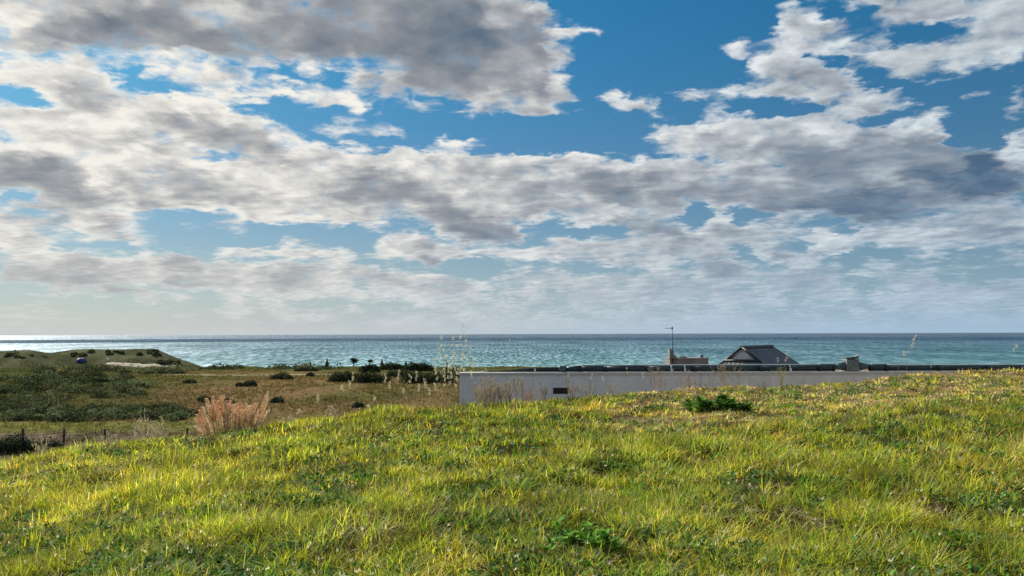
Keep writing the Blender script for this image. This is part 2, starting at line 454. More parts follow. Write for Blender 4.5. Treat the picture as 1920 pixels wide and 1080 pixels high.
GRASS = leaf_mat("grass_blade", .5, .018)
LEAF = leaf_mat("shrub_leaf", .25, .012)
STRAW = leaf_mat("dry_straw", .35, .01)

# ================================================================ land
def slope_px(px, py):
    d = ray(px, py); return -d.z / d.y
CREST = [(-700,905),(-300,890),(0,868),(100,850),(200,832),(300,820),(400,815),(500,800),(600,782),(700,766),(800,759),(862,757),(950,751),(1050,743),(1150,736),(1200,730),(1300,723),(1400,721),(1500,719),(1600,712),(1650,703),(1700,697),(1800,692),(1920,688),(2300,684),(2900,680)]
CRX = np.array([c[0] for c in CREST], float)
CRD = np.interp(CRX, [-700,0,400,800,1100,1400,1700,1920,2900], [11.5,12.5,13.2,14.8,17,19.5,21,23,26])
CRZ = np.array([EYE - slope_px(max(0, min(1920, c[0])), c[1] + .085 * FPX / d) * d for c, d in zip(CREST, CRD)])
FY = [-50, 0, 43, 60, 100, 200, 300, 340, 400, 440, 520, 900]
FZ = [13.9, 13.9, 13.7, 13.3, 12.4, 10.4, 7.6, 5.6, 1.0, -1.0, -4.0, -12]
DUNE = [(-900,652),(-200,652),(0,659),(60,655),(95,660),(130,656),(200,653),(290,656),(330,670),(390,690)]
DPX = np.array([c[0] for c in DUNE], float)
DZ = np.array([EYE - slope_px(max(0, c[0]), c[1]) * 330 for c in DUNE])

def height(X, Y):
    X = np.asarray(X, float); Y = np.asarray(Y, float)
    Yp = np.maximum(Y, 1.0)
    pc = 960 + FPX * X / np.maximum(Yp, 4.0)
    rc = np.interp(pc, CRX, CRD); zc = np.interp(pc, CRX, CRZ)
    f = np.clip((Y - 2.0) / (rc - 2.0), 0, 1)
    mound = 18.45 + (zc - 18.45) * f**1.15
    mound += (fbm(X*.5, Y*.5, 3, 3) - .5) * .16 * np.clip((rc - Y) / 6, .15, 1)
    mound += (fbm(X*2.2, Y*2.2, 8, 3) - .5) * .13
    d = np.maximum(Y - rc, 0)
    mound = mound - .10 * d - np.minimum(.05 * d*d, .9 * d)
    field = np.interp(Yp, FY, FZ)
    far = np.clip((Yp - 50) / 60, 0, 1)
    field = field + (fbm(X*.03, Y*.03, 21, 3) - .5) * 1.0 * far * np.clip((330 - Yp)/60, 0, 1) + (fbm(X*.5, Y*.5, 5, 2) - .5) * .1
    dune = np.interp(960 + FPX * X / Yp, DPX, DZ) - ((Yp - 330) / 38.0)**2 * 6.0 + (fbm(X*.06, Y*.06, 31, 4) - .5) * 2.2
    dune = np.where(Yp > 200, dune, -50)
    k = .35
    m = np.maximum(mound, field); lo = np.minimum(mound, field)
    z = m + k * np.exp(-(m - lo) / k) * .5
    return np.maximum(z, dune)

def h1(x, y): return float(height(np.array([x]), np.array([y]))[0])

def ground_at(px, py, y0=3.0, y1=420.0):
    """where the sight line through a photo pixel first meets the land"""
    d = ray(px, py)
    Y = np.geomspace(y0, y1, 900)
    x = d.x / d.y * Y; z = EYE + d.z / d.y * Y
    hz_ = height(x, Y)
    k = np.nonzero(z <= hz_)[0]
    i = k[0] if len(k) else len(Y) - 1
    return Vector((x[i], Y[i], hz_[i]))

# ground sheet
yr = np.concatenate([np.linspace(-30, 1.5, 16), np.geomspace(2.0, 34, 190), np.geomspace(34.5, 640, 230)])
tc_ = np.linspace(-1, 1, 460)
tcol = np.sign(tc_) * np.abs(tc_)**1.15 * 1.05
wY = np.sqrt((yr + 1)**2 + 6**2)
wY = np.where(yr < 1.5, np.sqrt(2.5**2 + 6**2) + (1.5 - yr) * .6, wY)
GX = tcol[None, :] * wY[:, None]; GY = np.repeat(yr[:, None], len(tcol), 1)
GZ = height(GX, GY)

def mixc(a, b, t):
    a = np.asarray(a, float); b = np.asarray(b, float)
    return a + (b - a) * np.asarray(t)[..., None]
def sst(v, a, b):
    t = np.clip((v - a) / (b - a), 0, 1); return t*t*(3-2*t)

def land_color(X, Y, Z):
    """the soil and sward colour of each patch of land"""
    n1 = fbm(X*.05, Y*.02, 41, 4); n2 = fbm(X*.3, Y*.12, 45, 4); n3 = fbm(X*.012, Y*.035, 47, 3)
    c = mixc(np.full(X.shape + (3,), (.165,.112,.054)), (.105,.094,.033), sst(n1, .4, .62))
    c = mixc(c, (.145,.115,.050), sst(n2, .52, .75) * .6)
    c = mixc(c, (.10,.105,.032), sst(n3, .52, .6) * .75)
    pc = 960 + FPX * X / np.maximum(Y, 1.0)
    # greener land to the left and towards the shore
    c = mixc(c, (.062,.066,.024), sst(pc, 430, 200) * sst(Y, 60, 80) * .8)
    c = mixc(c, (.070,.080,.028), sst(Y, 215, 260) * .8)
    # pale dry plot by the fence, green verge behind it
    c = mixc(c, mixc(np.full(X.shape + (3,), (.155,.118,.088)), (.10,.080,.046), sst(n2, .45, .65)), sst(Y, 54.5, 53.5) * sst(pc, 560, 420))
    c = mixc(c, (.135,.140,.038), sst(Y, 54, 55) * sst(Y, 64, 60) * sst(pc, 480, 330) * .8)
    # dunes
    dn = sst(Y, 285, 300) * sst(pc, 400, 380)
    c = mixc(c, mixc(np.full(X.shape + (3,), (.115,.112,.062)), (.065,.067,.036), sst(fbm(X*.08, Y*.08, 51, 4), .4, .6)), dn)
    c = mixc(c, (.42,.38,.28), sst(Z, 2.6, 1.4) * sst(Y, 330, 350))
    # foreground mound: dark soil under the grass
    mz = sst(Y, 34, 30)
    c = mixc(c, mixc(np.full(X.shape + (3,), (.035,.030,.014)), (.060,.045,.024), sst(n2, .4, .6)), mz)
    c = mixc(c, (.20,.145,.075), mz * sst(pc, 1000, 1350) * sst(Y / np.interp(pc, CRX, CRD), .58, .75))
    return c
gc = land_color(GX, GY, GZ)
nr, ncc = GX.shape
idx = np.arange(nr * ncc).reshape(nr, ncc)
quads = np.stack([idx[:-1, :-1], idx[:-1, 1:], idx[1:, 1:], idx[1:, :-1]], -1).reshape(-1, 4)

m, T, out = new_mat("land")
a = T.n.new('ShaderNodeAttribute'); a.attribute_name = 'tint'
g = T.n.new('ShaderNodeTexCoord')
n_a = T.noise(T.vmath('MULTIPLY', g.outputs['Object'], (1, .5, 1)), 1.6, 6, .65)
n_b = T.noise(g.outputs['Object'], 14.0, 5, .65)
f = T.math('MULTIPLY', T.ss(n_a, .3, .7, .55, 1.45), T.ss(n_b, .3, .7, .7, 1.3))
pd = T.n.new('ShaderNodeBsdfDiffuse')
T.put(pd.inputs['Color'], T.vmath('SCALE', a.outputs['Color'], f))
bp = T.n.new('ShaderNodeBump'); bp.inputs['Strength'].default_value = .9; bp.inputs['Distance'].default_value = .12
T.put(bp.inputs['Height'], T.math('ADD', n_a, T.math('MULTIPLY', n_b, .4))); T.l.new(bp.outputs[0], pd.inputs['Normal'])
T.l.new(pd.outputs[0], out.inputs[0])
LAND = m
ground = np_mesh("ground", np.stack([GX, GY, GZ], -1).reshape(-1, 3), [quads], LAND, gc.reshape(-1, 3), smooth=True)
tag(ground, kind='structure')

# ================================================================ sea
m, T, out = new_mat("sea_water")
g = T.n.new('ShaderNodeTexCoord')
sx, sy, sz = T.sep(g.outputs['Object'])
dist = T.math('SQRT', T.math('ADD', T.math('MULTIPLY', sx, sx), T.math('MULTIPLY', sy, sy)))
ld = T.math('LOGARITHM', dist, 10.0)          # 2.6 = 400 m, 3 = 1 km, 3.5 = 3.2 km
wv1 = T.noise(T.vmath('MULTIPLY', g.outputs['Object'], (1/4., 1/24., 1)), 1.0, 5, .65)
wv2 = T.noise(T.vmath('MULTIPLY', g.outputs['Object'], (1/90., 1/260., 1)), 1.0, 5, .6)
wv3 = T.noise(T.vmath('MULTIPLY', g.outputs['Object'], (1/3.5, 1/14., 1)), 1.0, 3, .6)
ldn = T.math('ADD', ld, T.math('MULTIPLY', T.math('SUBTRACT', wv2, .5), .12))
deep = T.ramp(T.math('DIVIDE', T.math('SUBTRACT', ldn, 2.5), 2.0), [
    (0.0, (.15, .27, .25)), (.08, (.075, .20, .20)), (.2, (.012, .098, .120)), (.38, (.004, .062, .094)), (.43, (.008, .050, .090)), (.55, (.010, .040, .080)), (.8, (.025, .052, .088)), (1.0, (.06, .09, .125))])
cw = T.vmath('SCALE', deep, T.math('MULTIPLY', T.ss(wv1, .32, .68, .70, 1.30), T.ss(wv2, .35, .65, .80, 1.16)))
cap = T.math('MULTIPLY', T.ss(wv3, .66, .74), T.ss(ld, 3.4, 2.8, 0.0, .45))
cw = T.mix(cap, cw, (.62, .68, .68, 1))
surf = T.math('MULTIPLY', T.ss(ld, 2.68, 2.62), T.ss(wv1, .42, .52))
cw = T.mix(T.math('MULTIPLY', surf, .8), cw, (.72, .76, .76, 1))
pd = T.n.new('ShaderNodeBsdfDiffuse'); T.put(pd.inputs[0], cw)
gl = T.n.new('ShaderNodeBsdfGlossy'); gl.inputs[0].default_value = (.84, .95, 1, 1)
# wind-ruffled water glitters; a smooth band far out stands in for a cloud shadow
shadow_band = T.math('MULTIPLY', T.ss(ldn, 3.35, 3.40), T.ss(ldn, 3.64, 3.57))
T.put(gl.inputs['Roughness'], T.math('SUBTRACT', .43, T.math('MULTIPLY', shadow_band, .30)))
bp = T.n.new('ShaderNodeBump'); bp.inputs['Strength'].default_value = 1.0; bp.inputs['Distance'].default_value = 1.6
T.put(bp.inputs['Height'], T.math('ADD', T.noise(T.vmath('MULTIPLY', g.outputs['Object'], (1/3., 1/14., 1)), 1.0, 4, .6), T.math('MULTIPLY', wv3, .5)))
T.l.new(bp.outputs[0], gl.inputs['Normal'])
mx = T.n.new('ShaderNodeMixShader')
T.put(mx.inputs[0], T.math('MULTIPLY', T.ss(wv1, .40, .66, .04, .62), T.ss(wv2, .35, .65, .60, 1.25)))
T.l.new(pd.outputs[0], mx.inputs[1]); T.l.new(gl.outputs[0], mx.inputs[2]); T.l.new(mx.outputs[0], out.inputs[0])
SEA = m
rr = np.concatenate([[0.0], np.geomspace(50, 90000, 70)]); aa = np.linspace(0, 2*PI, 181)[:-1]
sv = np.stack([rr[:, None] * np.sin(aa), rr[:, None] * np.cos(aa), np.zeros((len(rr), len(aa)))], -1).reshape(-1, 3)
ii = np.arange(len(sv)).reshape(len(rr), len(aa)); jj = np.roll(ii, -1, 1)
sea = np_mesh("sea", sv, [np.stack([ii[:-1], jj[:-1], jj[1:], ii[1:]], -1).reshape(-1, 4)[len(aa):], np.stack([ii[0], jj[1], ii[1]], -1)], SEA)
tag(sea, kind='structure')

# strips of worn ground, draped over the land
def strip(name, pts, mat, lift=.06):
    """pts: photo pixels (x, y, half width in metres) along the strip"""
    c = [(ground_at(p[0], p[1], 45), p[2]) for p in pts]
    V = []; F = []
    n = 8
    fine = []
    for i in range(len(c) - 1):
        for k in range(n):
            t = k / n; fine.append((c[i][0].lerp(c[i+1][0], t), c[i][1] * (1-t) + c[i+1][1] * t))
    fine.append(c[-1])
    for i, (p, w) in enumerate(fine):
        w2 = w * (.75 + .5 * random.random())
        for s in (-1, -.5, 0, .5, 1):
            y = p.y + s * w2; x = p.x
            V.append((x, y, h1(x, y) + lift - (.25 if abs(s) == 1 else 0)))
    for i in range(len(fine) - 1):
        for k in range(4):
            b0 = i * 5 + k; F.append((b0, b0 + 1, b0 + 6, b0 + 5))
    return tag(np_mesh(name, V, [np.array(F)], mat), kind='structure')
SAND = std_mat("pale_sand", (.52, .46, .34), .95, var=.12, scale=.3, spec=.1)
TRACK = std_mat("worn_track", (.27, .25, .13), .95, var=.15, scale=.2, spec=.1)
strip("sand_path", [(200,682,2.0),(235,684,3.2),(270,685.5,3.2),(300,686.5,3.0),(330,687,2.0)], SAND)
strip("track", [(285,702,2.2),(400,703.5,2.6),(480,703.5,2.8),(560,702.5,2.6),(625,702,2.2)], TRACK)

# ================================================================ wall and pipeline
CONC = std_mat("painted_concrete", (.50, .49, .48), .85, var=.10, scale=1.3, bump=.15, spec=.2)
m, T, out = new_mat("stained_wall_paint"); CONC = m
g = T.n.new('ShaderNodeTexCoord')
n1_ = T.noise(g.outputs['Object'], 1.1, 6, .6); n2_ = T.noise(T.vmath('MULTIPLY', g.outputs['Object'], (3.2, 3.2, .35)), 1.6, 5, .6)
cc = T.mix(T.ss(n1_, .35, .65), (.70, .70, .71, 1), (.80, .79, .78, 1))
cc = T.mix(T.math('MULTIPLY', T.ss(n2_, .52, .70), .4), cc, (.42, .41, .40, 1))
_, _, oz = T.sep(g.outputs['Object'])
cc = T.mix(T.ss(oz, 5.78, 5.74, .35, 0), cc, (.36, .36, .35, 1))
p = T.n.new('ShaderNodeBsdfPrincipled'); T.put(p.inputs['Base Color'], cc); p.inputs['Roughness'].default_value = .85
bp = T.n.new('ShaderNodeBump'); bp.inputs['Strength'].default_value = .25; bp.inputs['Distance'].default_value = .02
T.put(bp.inputs['Height'], T.noise(g.outputs['Object'], 9.0, 5, .6)); T.l.new(bp.outputs[0], p.inputs['Normal']); T.l.new(p.outputs[0], out.inputs[0])
CONC2 = std_mat("coping_concrete", (.72, .70, .66), .8, var=.08, scale=4, spec=.2)
DARKHOLE = std_mat("rusted_grille", (.09, .06, .05), .8, scale=20)
PIPE = std_mat("dark_teal_pipe", (.016, .040, .050), .35, var=.2, scale=3, spec=.5)
HIGHLIGHT = std_mat("pale_highlight", (.55, .66, .68), .5, var=.08)  # pale strip added along the pipe top to draw its highlight line
PIPE2 = std_mat("black_hose", (.012, .014, .018), .42, var=.2, scale=3)
STEEL = std_mat("weathered_steel", (.20, .24, .25), .5, .3, var=.2, scale=9)
GREYT = std_mat("grey_teal_fitting", (.075, .125, .13), .5, var=.15, scale=6)
WHITE = std_mat("white_paint", (.72, .74, .74), .5, var=.05)
WY = 26.0
zt = at(1200, 697.5, WY).z
X0 = at(862, 700, WY).x
wall = empty("retaining_wall", (X0, WY, zt - 5.9))
tag(wall, "long low grey concrete wall running behind the grass crest with dark pipe on top", "wall")
def W_(x, y, z): return (x - X0, y - WY, z - (zt - 5.9))
X1 = 17.0
# the wall's face, with the opening for the grille left in it
vx0, vx1 = at(1037, 730, WY).x, at(1066, 730, WY).x
vz1, vz0 = at(1050, 727, WY).z, at(1050, 739, WY).z
b_ = MB()
cz = zt - .06
for (xa, xb, za, zb_) in ((X0, vx0, zt-5.9, cz), (vx1, X1, zt-5.9, cz), (vx0, vx1, vz1, cz), (vx0, vx1, zt-5.9, vz0)):
    b_.box(W_((xa+xb)/2, WY+.2, (za+zb_)/2), (xb-xa, .4, zb_-za))
b_.build("wall_body", CONC, wall)
b_ = MB(); n_ = 9
for i in range(n_):
    xa = X0 - .03 + (X1 - X0) * i / n_; xb = X0 - .03 + (X1 - X0) * (i + 1) / n_
    b_.box(W_((xa+xb)/2, WY+.2, zt - .03), (xb - xa - .012, .46, .06), bevel=.012)
b_.build("coping", CONC2, wall)
b_ = MB(); b_.box(W_((vx0+vx1)/2, WY+.2, (vz0+vz1)/2), (vx1-vx0-.004, .06, vz1-vz0-.004))
k_ = 9
for i in range(k_):
    b_.box(W_(vx0 + (vx1-vx0)*(i+.5)/k_, WY+.05, (vz0+vz1)/2), (.014, .02, vz1-vz0-.004))
b_.build("vent_grille", DARKHOLE, wall)

PY_ = WY + .2
pipe = empty("pipeline", (at(900, 695, PY_).x, PY_, zt))
tag(pipe, "dark teal pipe with joints and fittings laid along the top of the grey wall", "pipe")
PX0 = pipe.location.x
def px_x(p): return at(p, 690, PY_).x - PX0
def sect(name, pa, pb, ra, rb, mat, flange=True, n=2, za=None):
    xa, xb = px_x(pa), px_x(pb)
    q = MB()
    pts = [(xa + (xb-xa)*i/(n-1), 0, (ra + (rb-ra)*i/(n-1)) + .004 + (za or 0)) for i in range(n)]
    q.tube(pts, [ra + (rb-ra)*i/(n-1) for i in range(n)], 20)
    if flange:
        for xx, r_ in ((xa, ra), (xb - .05, rb)):
            q.tube([(xx, 0, r_ + .004), (xx + .05, 0, r_ + .004)], r_ * 1.10, 20)
    return q.build(name, mat, pipe)
# hose end that rises out of the wall top
q = MB()
hx = [900, 925, 945, 960, 975, 990, 1010, 1035, 1052]; hr = [.012, .02, .03, .038, .052, .062, .072, .075, .075]
q.tube([(px_x(a_), 0, r_ + .004) for a_, r_ in zip(hx, hr)], hr, 16)
q.build("hose_end", PIPE2, pipe)
q = MB(); xa = px_x(1054)
q.box((xa, 0, .10), (.20, .22, .20), bevel=.02).tube([(xa - .12, 0, .095), (xa + .12, 0, .095)], .105, 16)
q.build("collar", GREYT, pipe)
sect("reducer", 1060, 1086, .082, .098, PIPE, False)
q = MB(); q.box(((px_x(1077) + px_x(1092))/2, -.01, .205), (px_x(1092) - px_x(1077), .14, .016), bevel=.004).build("highlight_plate", WHITE, pipe)  # white plate added for the highlight at the pipe's step
JO = [1086, 1135, 1215, 1302, 1345, 1426, 1482, 1536]
for i in range(len(JO) - 1): sect("pipe_section", JO[i], JO[i+1], .096, .096, PIPE)
sect("coupling", 1536, 1564, .108, .108, PIPE)
def cone(pa, pb, ra, rb, zc_):
    q = MB(); q.tube([(px_x(pa), 0, zc_), (px_x(pb), 0, zc_)], [ra, rb], 18); return q.build("cone_fitting", GREYT, pipe)
cone(1564, 1584, .07, .15, .155)
q = MB(); xv = px_x(1596)
q.box((xv, 0, .20), (.42, .34, .38), bevel=.03)
q.tube([(xv - .02, -.19, .22), (xv - .02, .19, .22)], .12, 16)
q.tube([(xv, 0, .38), (xv, 0, .42)], .13, 14)
vb = q.build("valve_body", STEEL, pipe)
q = MB(); q.box((xv - .03, 0, .43), (.40, .36, .03), bevel=.008)
q.box((xv + .12, 0, .455), (.26, .12, .035), rot=None, bevel=.01)
q.build("valve_cap", std_mat("rusty_flange", (.10, .085, .08), .6, .2, scale=14), vb)
q = MB(); q.tube([(xv + .02, 0, .44), (xv + .14, 0, .47), (xv + .27, 0, .52)], [.022, .022, .03], 8).build("valve_lever", CONC2, vb)
cone(1609, 1630, .15, .06, .155)
sect("coupling", 1630, 1662, .104, .104, PIPE)
JO = [1662, 1760, 1850, 1990]
for i in range(len(JO) - 1): sect("pipe_section", JO[i], JO[i+1], .086, .086, PIPE)
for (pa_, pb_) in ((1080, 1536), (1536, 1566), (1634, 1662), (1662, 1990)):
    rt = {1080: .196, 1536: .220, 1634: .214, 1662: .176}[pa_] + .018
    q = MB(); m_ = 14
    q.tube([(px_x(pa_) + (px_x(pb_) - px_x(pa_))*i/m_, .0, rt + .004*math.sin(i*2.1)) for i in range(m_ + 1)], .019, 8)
    q.build("highlight_strip", HIGHLIGHT, pipe)
for cx_ in (1258, 1283, 1480):
    q = MB(); xx = px_x(cx_)
    q.tube([(xx - .02, 0, .10), (xx + .02, 0, .10)], .106, 18).box((xx, -.115, .05), (.07, .05, .10), bevel=.008)
    q.build("clamp", WHITE, pipe)

# ================================================================ small building and aerial
BEIGE = std_mat("weathered_render", (.235, .21, .205), .9, var=.15, scale=1.5, bump=.1)
by = 46.0
bt = at(1290, 671.0, by).z; bx0 = at(1256, 670, by).x; bx1 = at(1328, 670, by).x
hut = empty("flat_roofed_hut", (bx0, by, h1(bx0, by)))
tag(hut, "low greyish pink flat roofed building seen just above the pipe by the aerial", "building")
def H_(x, y, z): return (x - bx0, y - by, z - hut.location.z)
hb = hut.location.z
MB().box(H_((bx0+bx1)/2, by+.75, (hb+bt-.07)/2), (bx1-bx0, 1.5, bt-.07-hb)).build("wall", BEIGE, hut)
MB().box(H_((bx0+bx1)/2, by+.75, bt-.035), (bx1-bx0+.06, 1.56, .07), bevel=.015).build("roof_slab", std_mat("roof_slab", (.26, .24, .235), .9, var=.12, scale=3), hut)
cx0 = at(1252.5, 660, by).x; cx1 = at(1260, 660, by).x; ct = at(1257, 655, by).z
q = MB()
q.slab([H_(cx0, by, bt), H_(cx0+.45, by, bt), H_(cx1, by, bt+.22), H_(cx1, by, ct-.05), H_(cx0, by, ct)], -.5)
q.build("chimney", BEIGE, hut)
q = MB(); q.box(H_(at(1284, 668, by).x, by+.6, bt+.03), (.42, .5, .07), bevel=.02).build("roof_hatch", std_mat("dark_metal", (.05, .06, .06), .5, .4), hut)
q = MB(); xx = at(1319, 670, by).x; q.tube([H_(xx, by+.4, bt), H_(xx, by+.4, bt+.14)], .09, 10).tube([H_(xx, by+.4, bt+.14), H_(xx, by+.4, bt+.17)], .13, 10)
q.build("vent_pipe", GREYT, hut)
DM = std_mat("dark_aerial_metal", (.05, .07, .08), .5, .5)
ay = by - .12
pa = at(1260.5, 611, ay)
aer = empty("television_aerial", (pa.x, ay, bt - .3))
tag(aer, "tall thin dark aerial pole with short crossbar rising above the sea horizon", "aerial")
hgt = pa.z - (bt - .3)
MB().tube([(0, 0, 0), (0, 0, hgt * .55), (0, 0, hgt)], [.028, .022, .014], 8).build("pole", DM, aer)
zb_ = at(1254, 615.5, ay).z - (bt - .3)
q = MB(); q.tube([(-.42, 0, zb_), (.05, 0, zb_)], .012, 6)
q.box((.0, 0, zb_), (.09, .06, .10), bevel=.01)
q.build("boom", DM, aer)
for i in range(6):
    MB().tube([(-.40 + .068*i, -.17 + .01*i, zb_ + .015), (-.40 + .068*i, .17 - .01*i, zb_ + .015)], .006, 5).build("element", DM, aer)
MB().tube([(-.04, 0, zb_ - .10), (-.04, 0, zb_ + .12)], .006, 5).build("reflector", DM, aer)
q = MB(); z2 = at(1257, 661, ay).z - (bt - .3); q.box((-.06, .04, z2), (.22, .10, .05)).box((-.12, .0, z2 + .12), (.10, .10, .16), bevel=.02)
q.build("bracket", DM, aer)

# ================================================================ tiled house
TILE = bpy.data.materials.new("roof_tile")
m, T, out = new_mat("grey_roof_tiles"); TILE = m
g = T.n.new('ShaderNodeTexCoord')
wvn = T.n.new('ShaderNodeTexWave'); wvn.bands_direction = 'X'; wvn.inputs['Scale'].default_value = 1.1; T.put(wvn.inputs['Vector'], g.outputs['Object'])
nn = T.noise(g.outputs['Object'], 1.1, 6, .65)
cc = T.mix(T.ss(nn, .35, .65), (.075, .072, .085, 1), (.125, .115, .13, 1))
cc = T.mix(T.ss(T.noise(g.outputs['Object'], .9, 4, .6), .60, .68), cc, (.05, .055, .06, 1))
p = T.n.new('ShaderNodeBsdfPrincipled'); T.put(p.inputs['Base Color'], cc); p.inputs['Roughness'].default_value = .6
bp = T.n.new('ShaderNodeBump'); bp.inputs['Strength'].default_value = .5; bp.inputs['Distance'].default_value = .05
T.put(bp.inputs['Height'], wvn.outputs[0]); T.l.new(bp.outputs[0], p.inputs['Normal']); T.l.new(p.outputs[0], out.inputs[0])
RIDGE = std_mat("dark_ridge_tile", (.018, .026, .034), .5, var=.15)
GABLE = std_mat("gable_plaster", (.62, .64, .64), .8, var=.08)
GABLE2 = std_mat("gable_board", (.85, .85, .85), .8, var=.08)
hy = 50.0
R0 = at(1392, 652, hy)
yaw = math.radians(35)
house = empty("tiled_house", (R0.x, R0.y, h1(R0.x, R0.y)), -yaw)
tag(house, "house with a dark grey hipped tile roof and small white gable facing the pipe", "house")
hz0 = R0.z - house.location.z
L_ = 6.0; DROP = 1.75; PITCHR = .80; GD = .78
def hp(v, u, d): return (v, u, hz0 - d)
ev = DROP / PITCHR
q = MB()
q.slab([hp(0, .0, 0), hp(0, L_, 0), hp(ev, L_ + 1.3, DROP), hp(ev, -1.5, DROP), hp(GD / PITCHR, 0, GD)][::-1], .12)
q.slab([hp(0, .0, 0), hp(-GD / PITCHR, 0, GD), hp(-ev, -1.5, DROP), hp(-ev, L_ + 1.3, DROP), hp(0, L_, 0)][::-1], .12)
q.slab([hp(0, L_, 0), hp(-ev, L_ + 1.3, DROP), hp(ev, L_ + 1.3, DROP)][::-1], .12)
q.slab([hp(-GD / PITCHR, 0, GD), hp(GD / PITCHR, 0, GD), hp(ev, -1.5, DROP), hp(-ev, -1.5, DROP)][::-1], .12)
rf = q.build("roof", TILE, house)
MB().box((0, L_/2, hz0 + .03), (.26, L_ + .1, .17), bevel=.04).build("ridge_cap", RIDGE, rf)
g_ = GD / PITCHR
for s in (-1, 1):
    MB().tube([hp(0, -.06, -.02), hp(s * g_ * 1.04, -.06, GD - .02), hp(s * g_ * 1.2, -.10, GD + .10)], .085, 8).build("barge_ridge", RIDGE, rf)
MB().tube([hp(-g_ * 1.25, -.12, GD + .04), hp(0, -.12, GD + .01), hp(g_ * 1.1, -.12, GD + .02)], .07, 8).build("gable_foot_ridge", RIDGE, rf)
for s in (-1, 1):
    MB().tube([hp(s * g_ * 1.1, -.05, GD + .05), hp(s * ev, -1.5, DROP)], .07, 8).build("hip_ridge", RIDGE, rf)
    MB().tube([hp(0, L_, 0), hp(s * ev, L_ + 1.3, DROP)], .055, 8).build("hip_ridge", TILE, rf)
MB().slab([hp(-g_ * .94, .06, GD - .03), hp(g_ * .94, .06, GD - .03), hp(0, .06, .06)], .05).build("gable", GABLE, house)
q = MB()
for s in (-1, 1): q.tube([hp(s * .03, .0, .14), hp(s * g_ * .82, .0, GD - .10)], .035, 6)
q.build("gable_trim", GABLE2, house)
wb = hz0 - DROP
MB().box((0, (L_ + .5) / 2, wb / 2 - .2), (ev * 2 - 1.0, L_ + 2.2, wb + .5)).build("wall", BEIGE, house)

# ================================================================ far things
BLUE = std_mat("blue_tarp", (.02, .035, .20), .6, var=.15, scale=1)
tp = ground_at(152, 678.5, 200)
tent = empty("dome_tent", tp)
sc_ = tp.y / FPX
tag(tent, "blue dome tent with a white vent pitched in front of the far dunes", "tent")
tw, th = 20 * sc_ / 2, 7.5 * sc_
V = []; F = []
for i in range(7):
    ph = PI/2 * i / 6
    for k in range(16):
        t_ = 2*PI*k/16; rr_ = math.cos(ph)**.8
        V.append((math.cos(t_)*tw*rr_, math.sin(t_)*tw*.7*rr_, math.sin(ph)*th*(1+.03*math.cos(4*t_)) - .1))
for i in range(6):
    for k in range(16): F.append((i*16+k, i*16+(k+1)%16, (i+1)*16+(k+1)%16, (i+1)*16+k))
np_mesh("canopy", V, [np.array(F)], BLUE, parent=tent)
MB().box((0, -tw*.32, th*.86), (tw*.35, .3, th*.16), bevel=.03).build("vent", WHITE, tent)
MB().box((tw*.05, -tw*.69, th*.28), (tw*.5, .1, th*.5), bevel=.03).build("door_flap", std_mat("navy_cloth", (.02, .03, .14), .7), tent)
sp = ground_at(202, 677, 200)
o = MB().box((0, 0, .55), (.75, .3, 1.1), bevel=.1).tube([(0, 0, -.2), (0, 0, .3)], .1, 6).build("marker_stone", WHITE)
o.location = sp; tag(o, "small white marker standing on the dunes right of the blue tent", "marker")
# boat
bp_ = ray(1491, 634.5); k_ = EYE / -bp_.z
bl = Vector((bp_.x*k_, bp_.y*k_, 0))
boat = empty("fishing_boat", bl, .2)
tag(boat, "tiny dark boat far out on the sea right of the tiled roof", "boat")
V = []; F = []
for i in range(9):
    t_ = i/8; w_ = 1.7*math.sin(PI*min(1, t_*.62+.38))**.6; x_ = -7 + 14*t_
    V += [(x_, -w_, 1.3+.9*t_*t_), (x_, -w_*.5, -.3), (x_, w_*.5, -.3), (x_, w_, 1.3+.9*t_*t_)]
for i in range(8):
    for k in range(3): F.append((i*4+k, i*4+k+1, i*4+k+5, i*4+k+4))
    F.append((i*4+3, i*4, i*4+4, i*4+7))
np_mesh("hull", V, [np.array(F + [(0, 3, 2, 1), (32, 33, 34, 35)])], std_mat("boat_hull", (.03, .04, .05), .5), parent=boat)
MB().box((-2, 0, 2.6), (3.6, 2.2, 2.4), bevel=.15).build("cabin", std_mat("boat_cabin", (.12, .13, .14), .5), boat)
MB().tube([(0.5, 0, 1.5), (.5, 0, 5.5)], .09, 6).build("mast", DM, boat)

# ================================================================ fence
WOOD = std_mat("dark_fence_post", (.035, .024, .018), .9, scale=12)
fp = [(43, 803), (120, 803), (197, 804), (274, 803), (351, 802), (428, 801), (505, 800), (580, 798), (-34, 803), (-110, 803)]
fence = empty("post_and_wire_fence", at(120, 850, 43.0))
tag(fence, "thin wire fence on dark posts crossing the dry plot at the lower left", "fence")
FL = fence.location
tops = []
for i, (a_, b2) in enumerate(sorted(fp)):
    tpz = at(a_, b2, 43.0); zb2 = h1(tpz.x, 43.0)
    MB().tube([(tpz.x - FL.x, 0, zb2 - .3 - FL.z), (tpz.x - FL.x + random.uniform(-.02, .02), 0, tpz.z - FL.z)], .055, 7).build("post", WOOD, fence)
    tops.append(tpz - FL)
for dz_ in (.10, .45, .80):
    MB().tube([(t_.x, -.05, t_.z - dz_) for t_ in tops], .009, 5).build("wire", std_mat("fence_wire", (.12, .10, .09), .6, .5), fence)

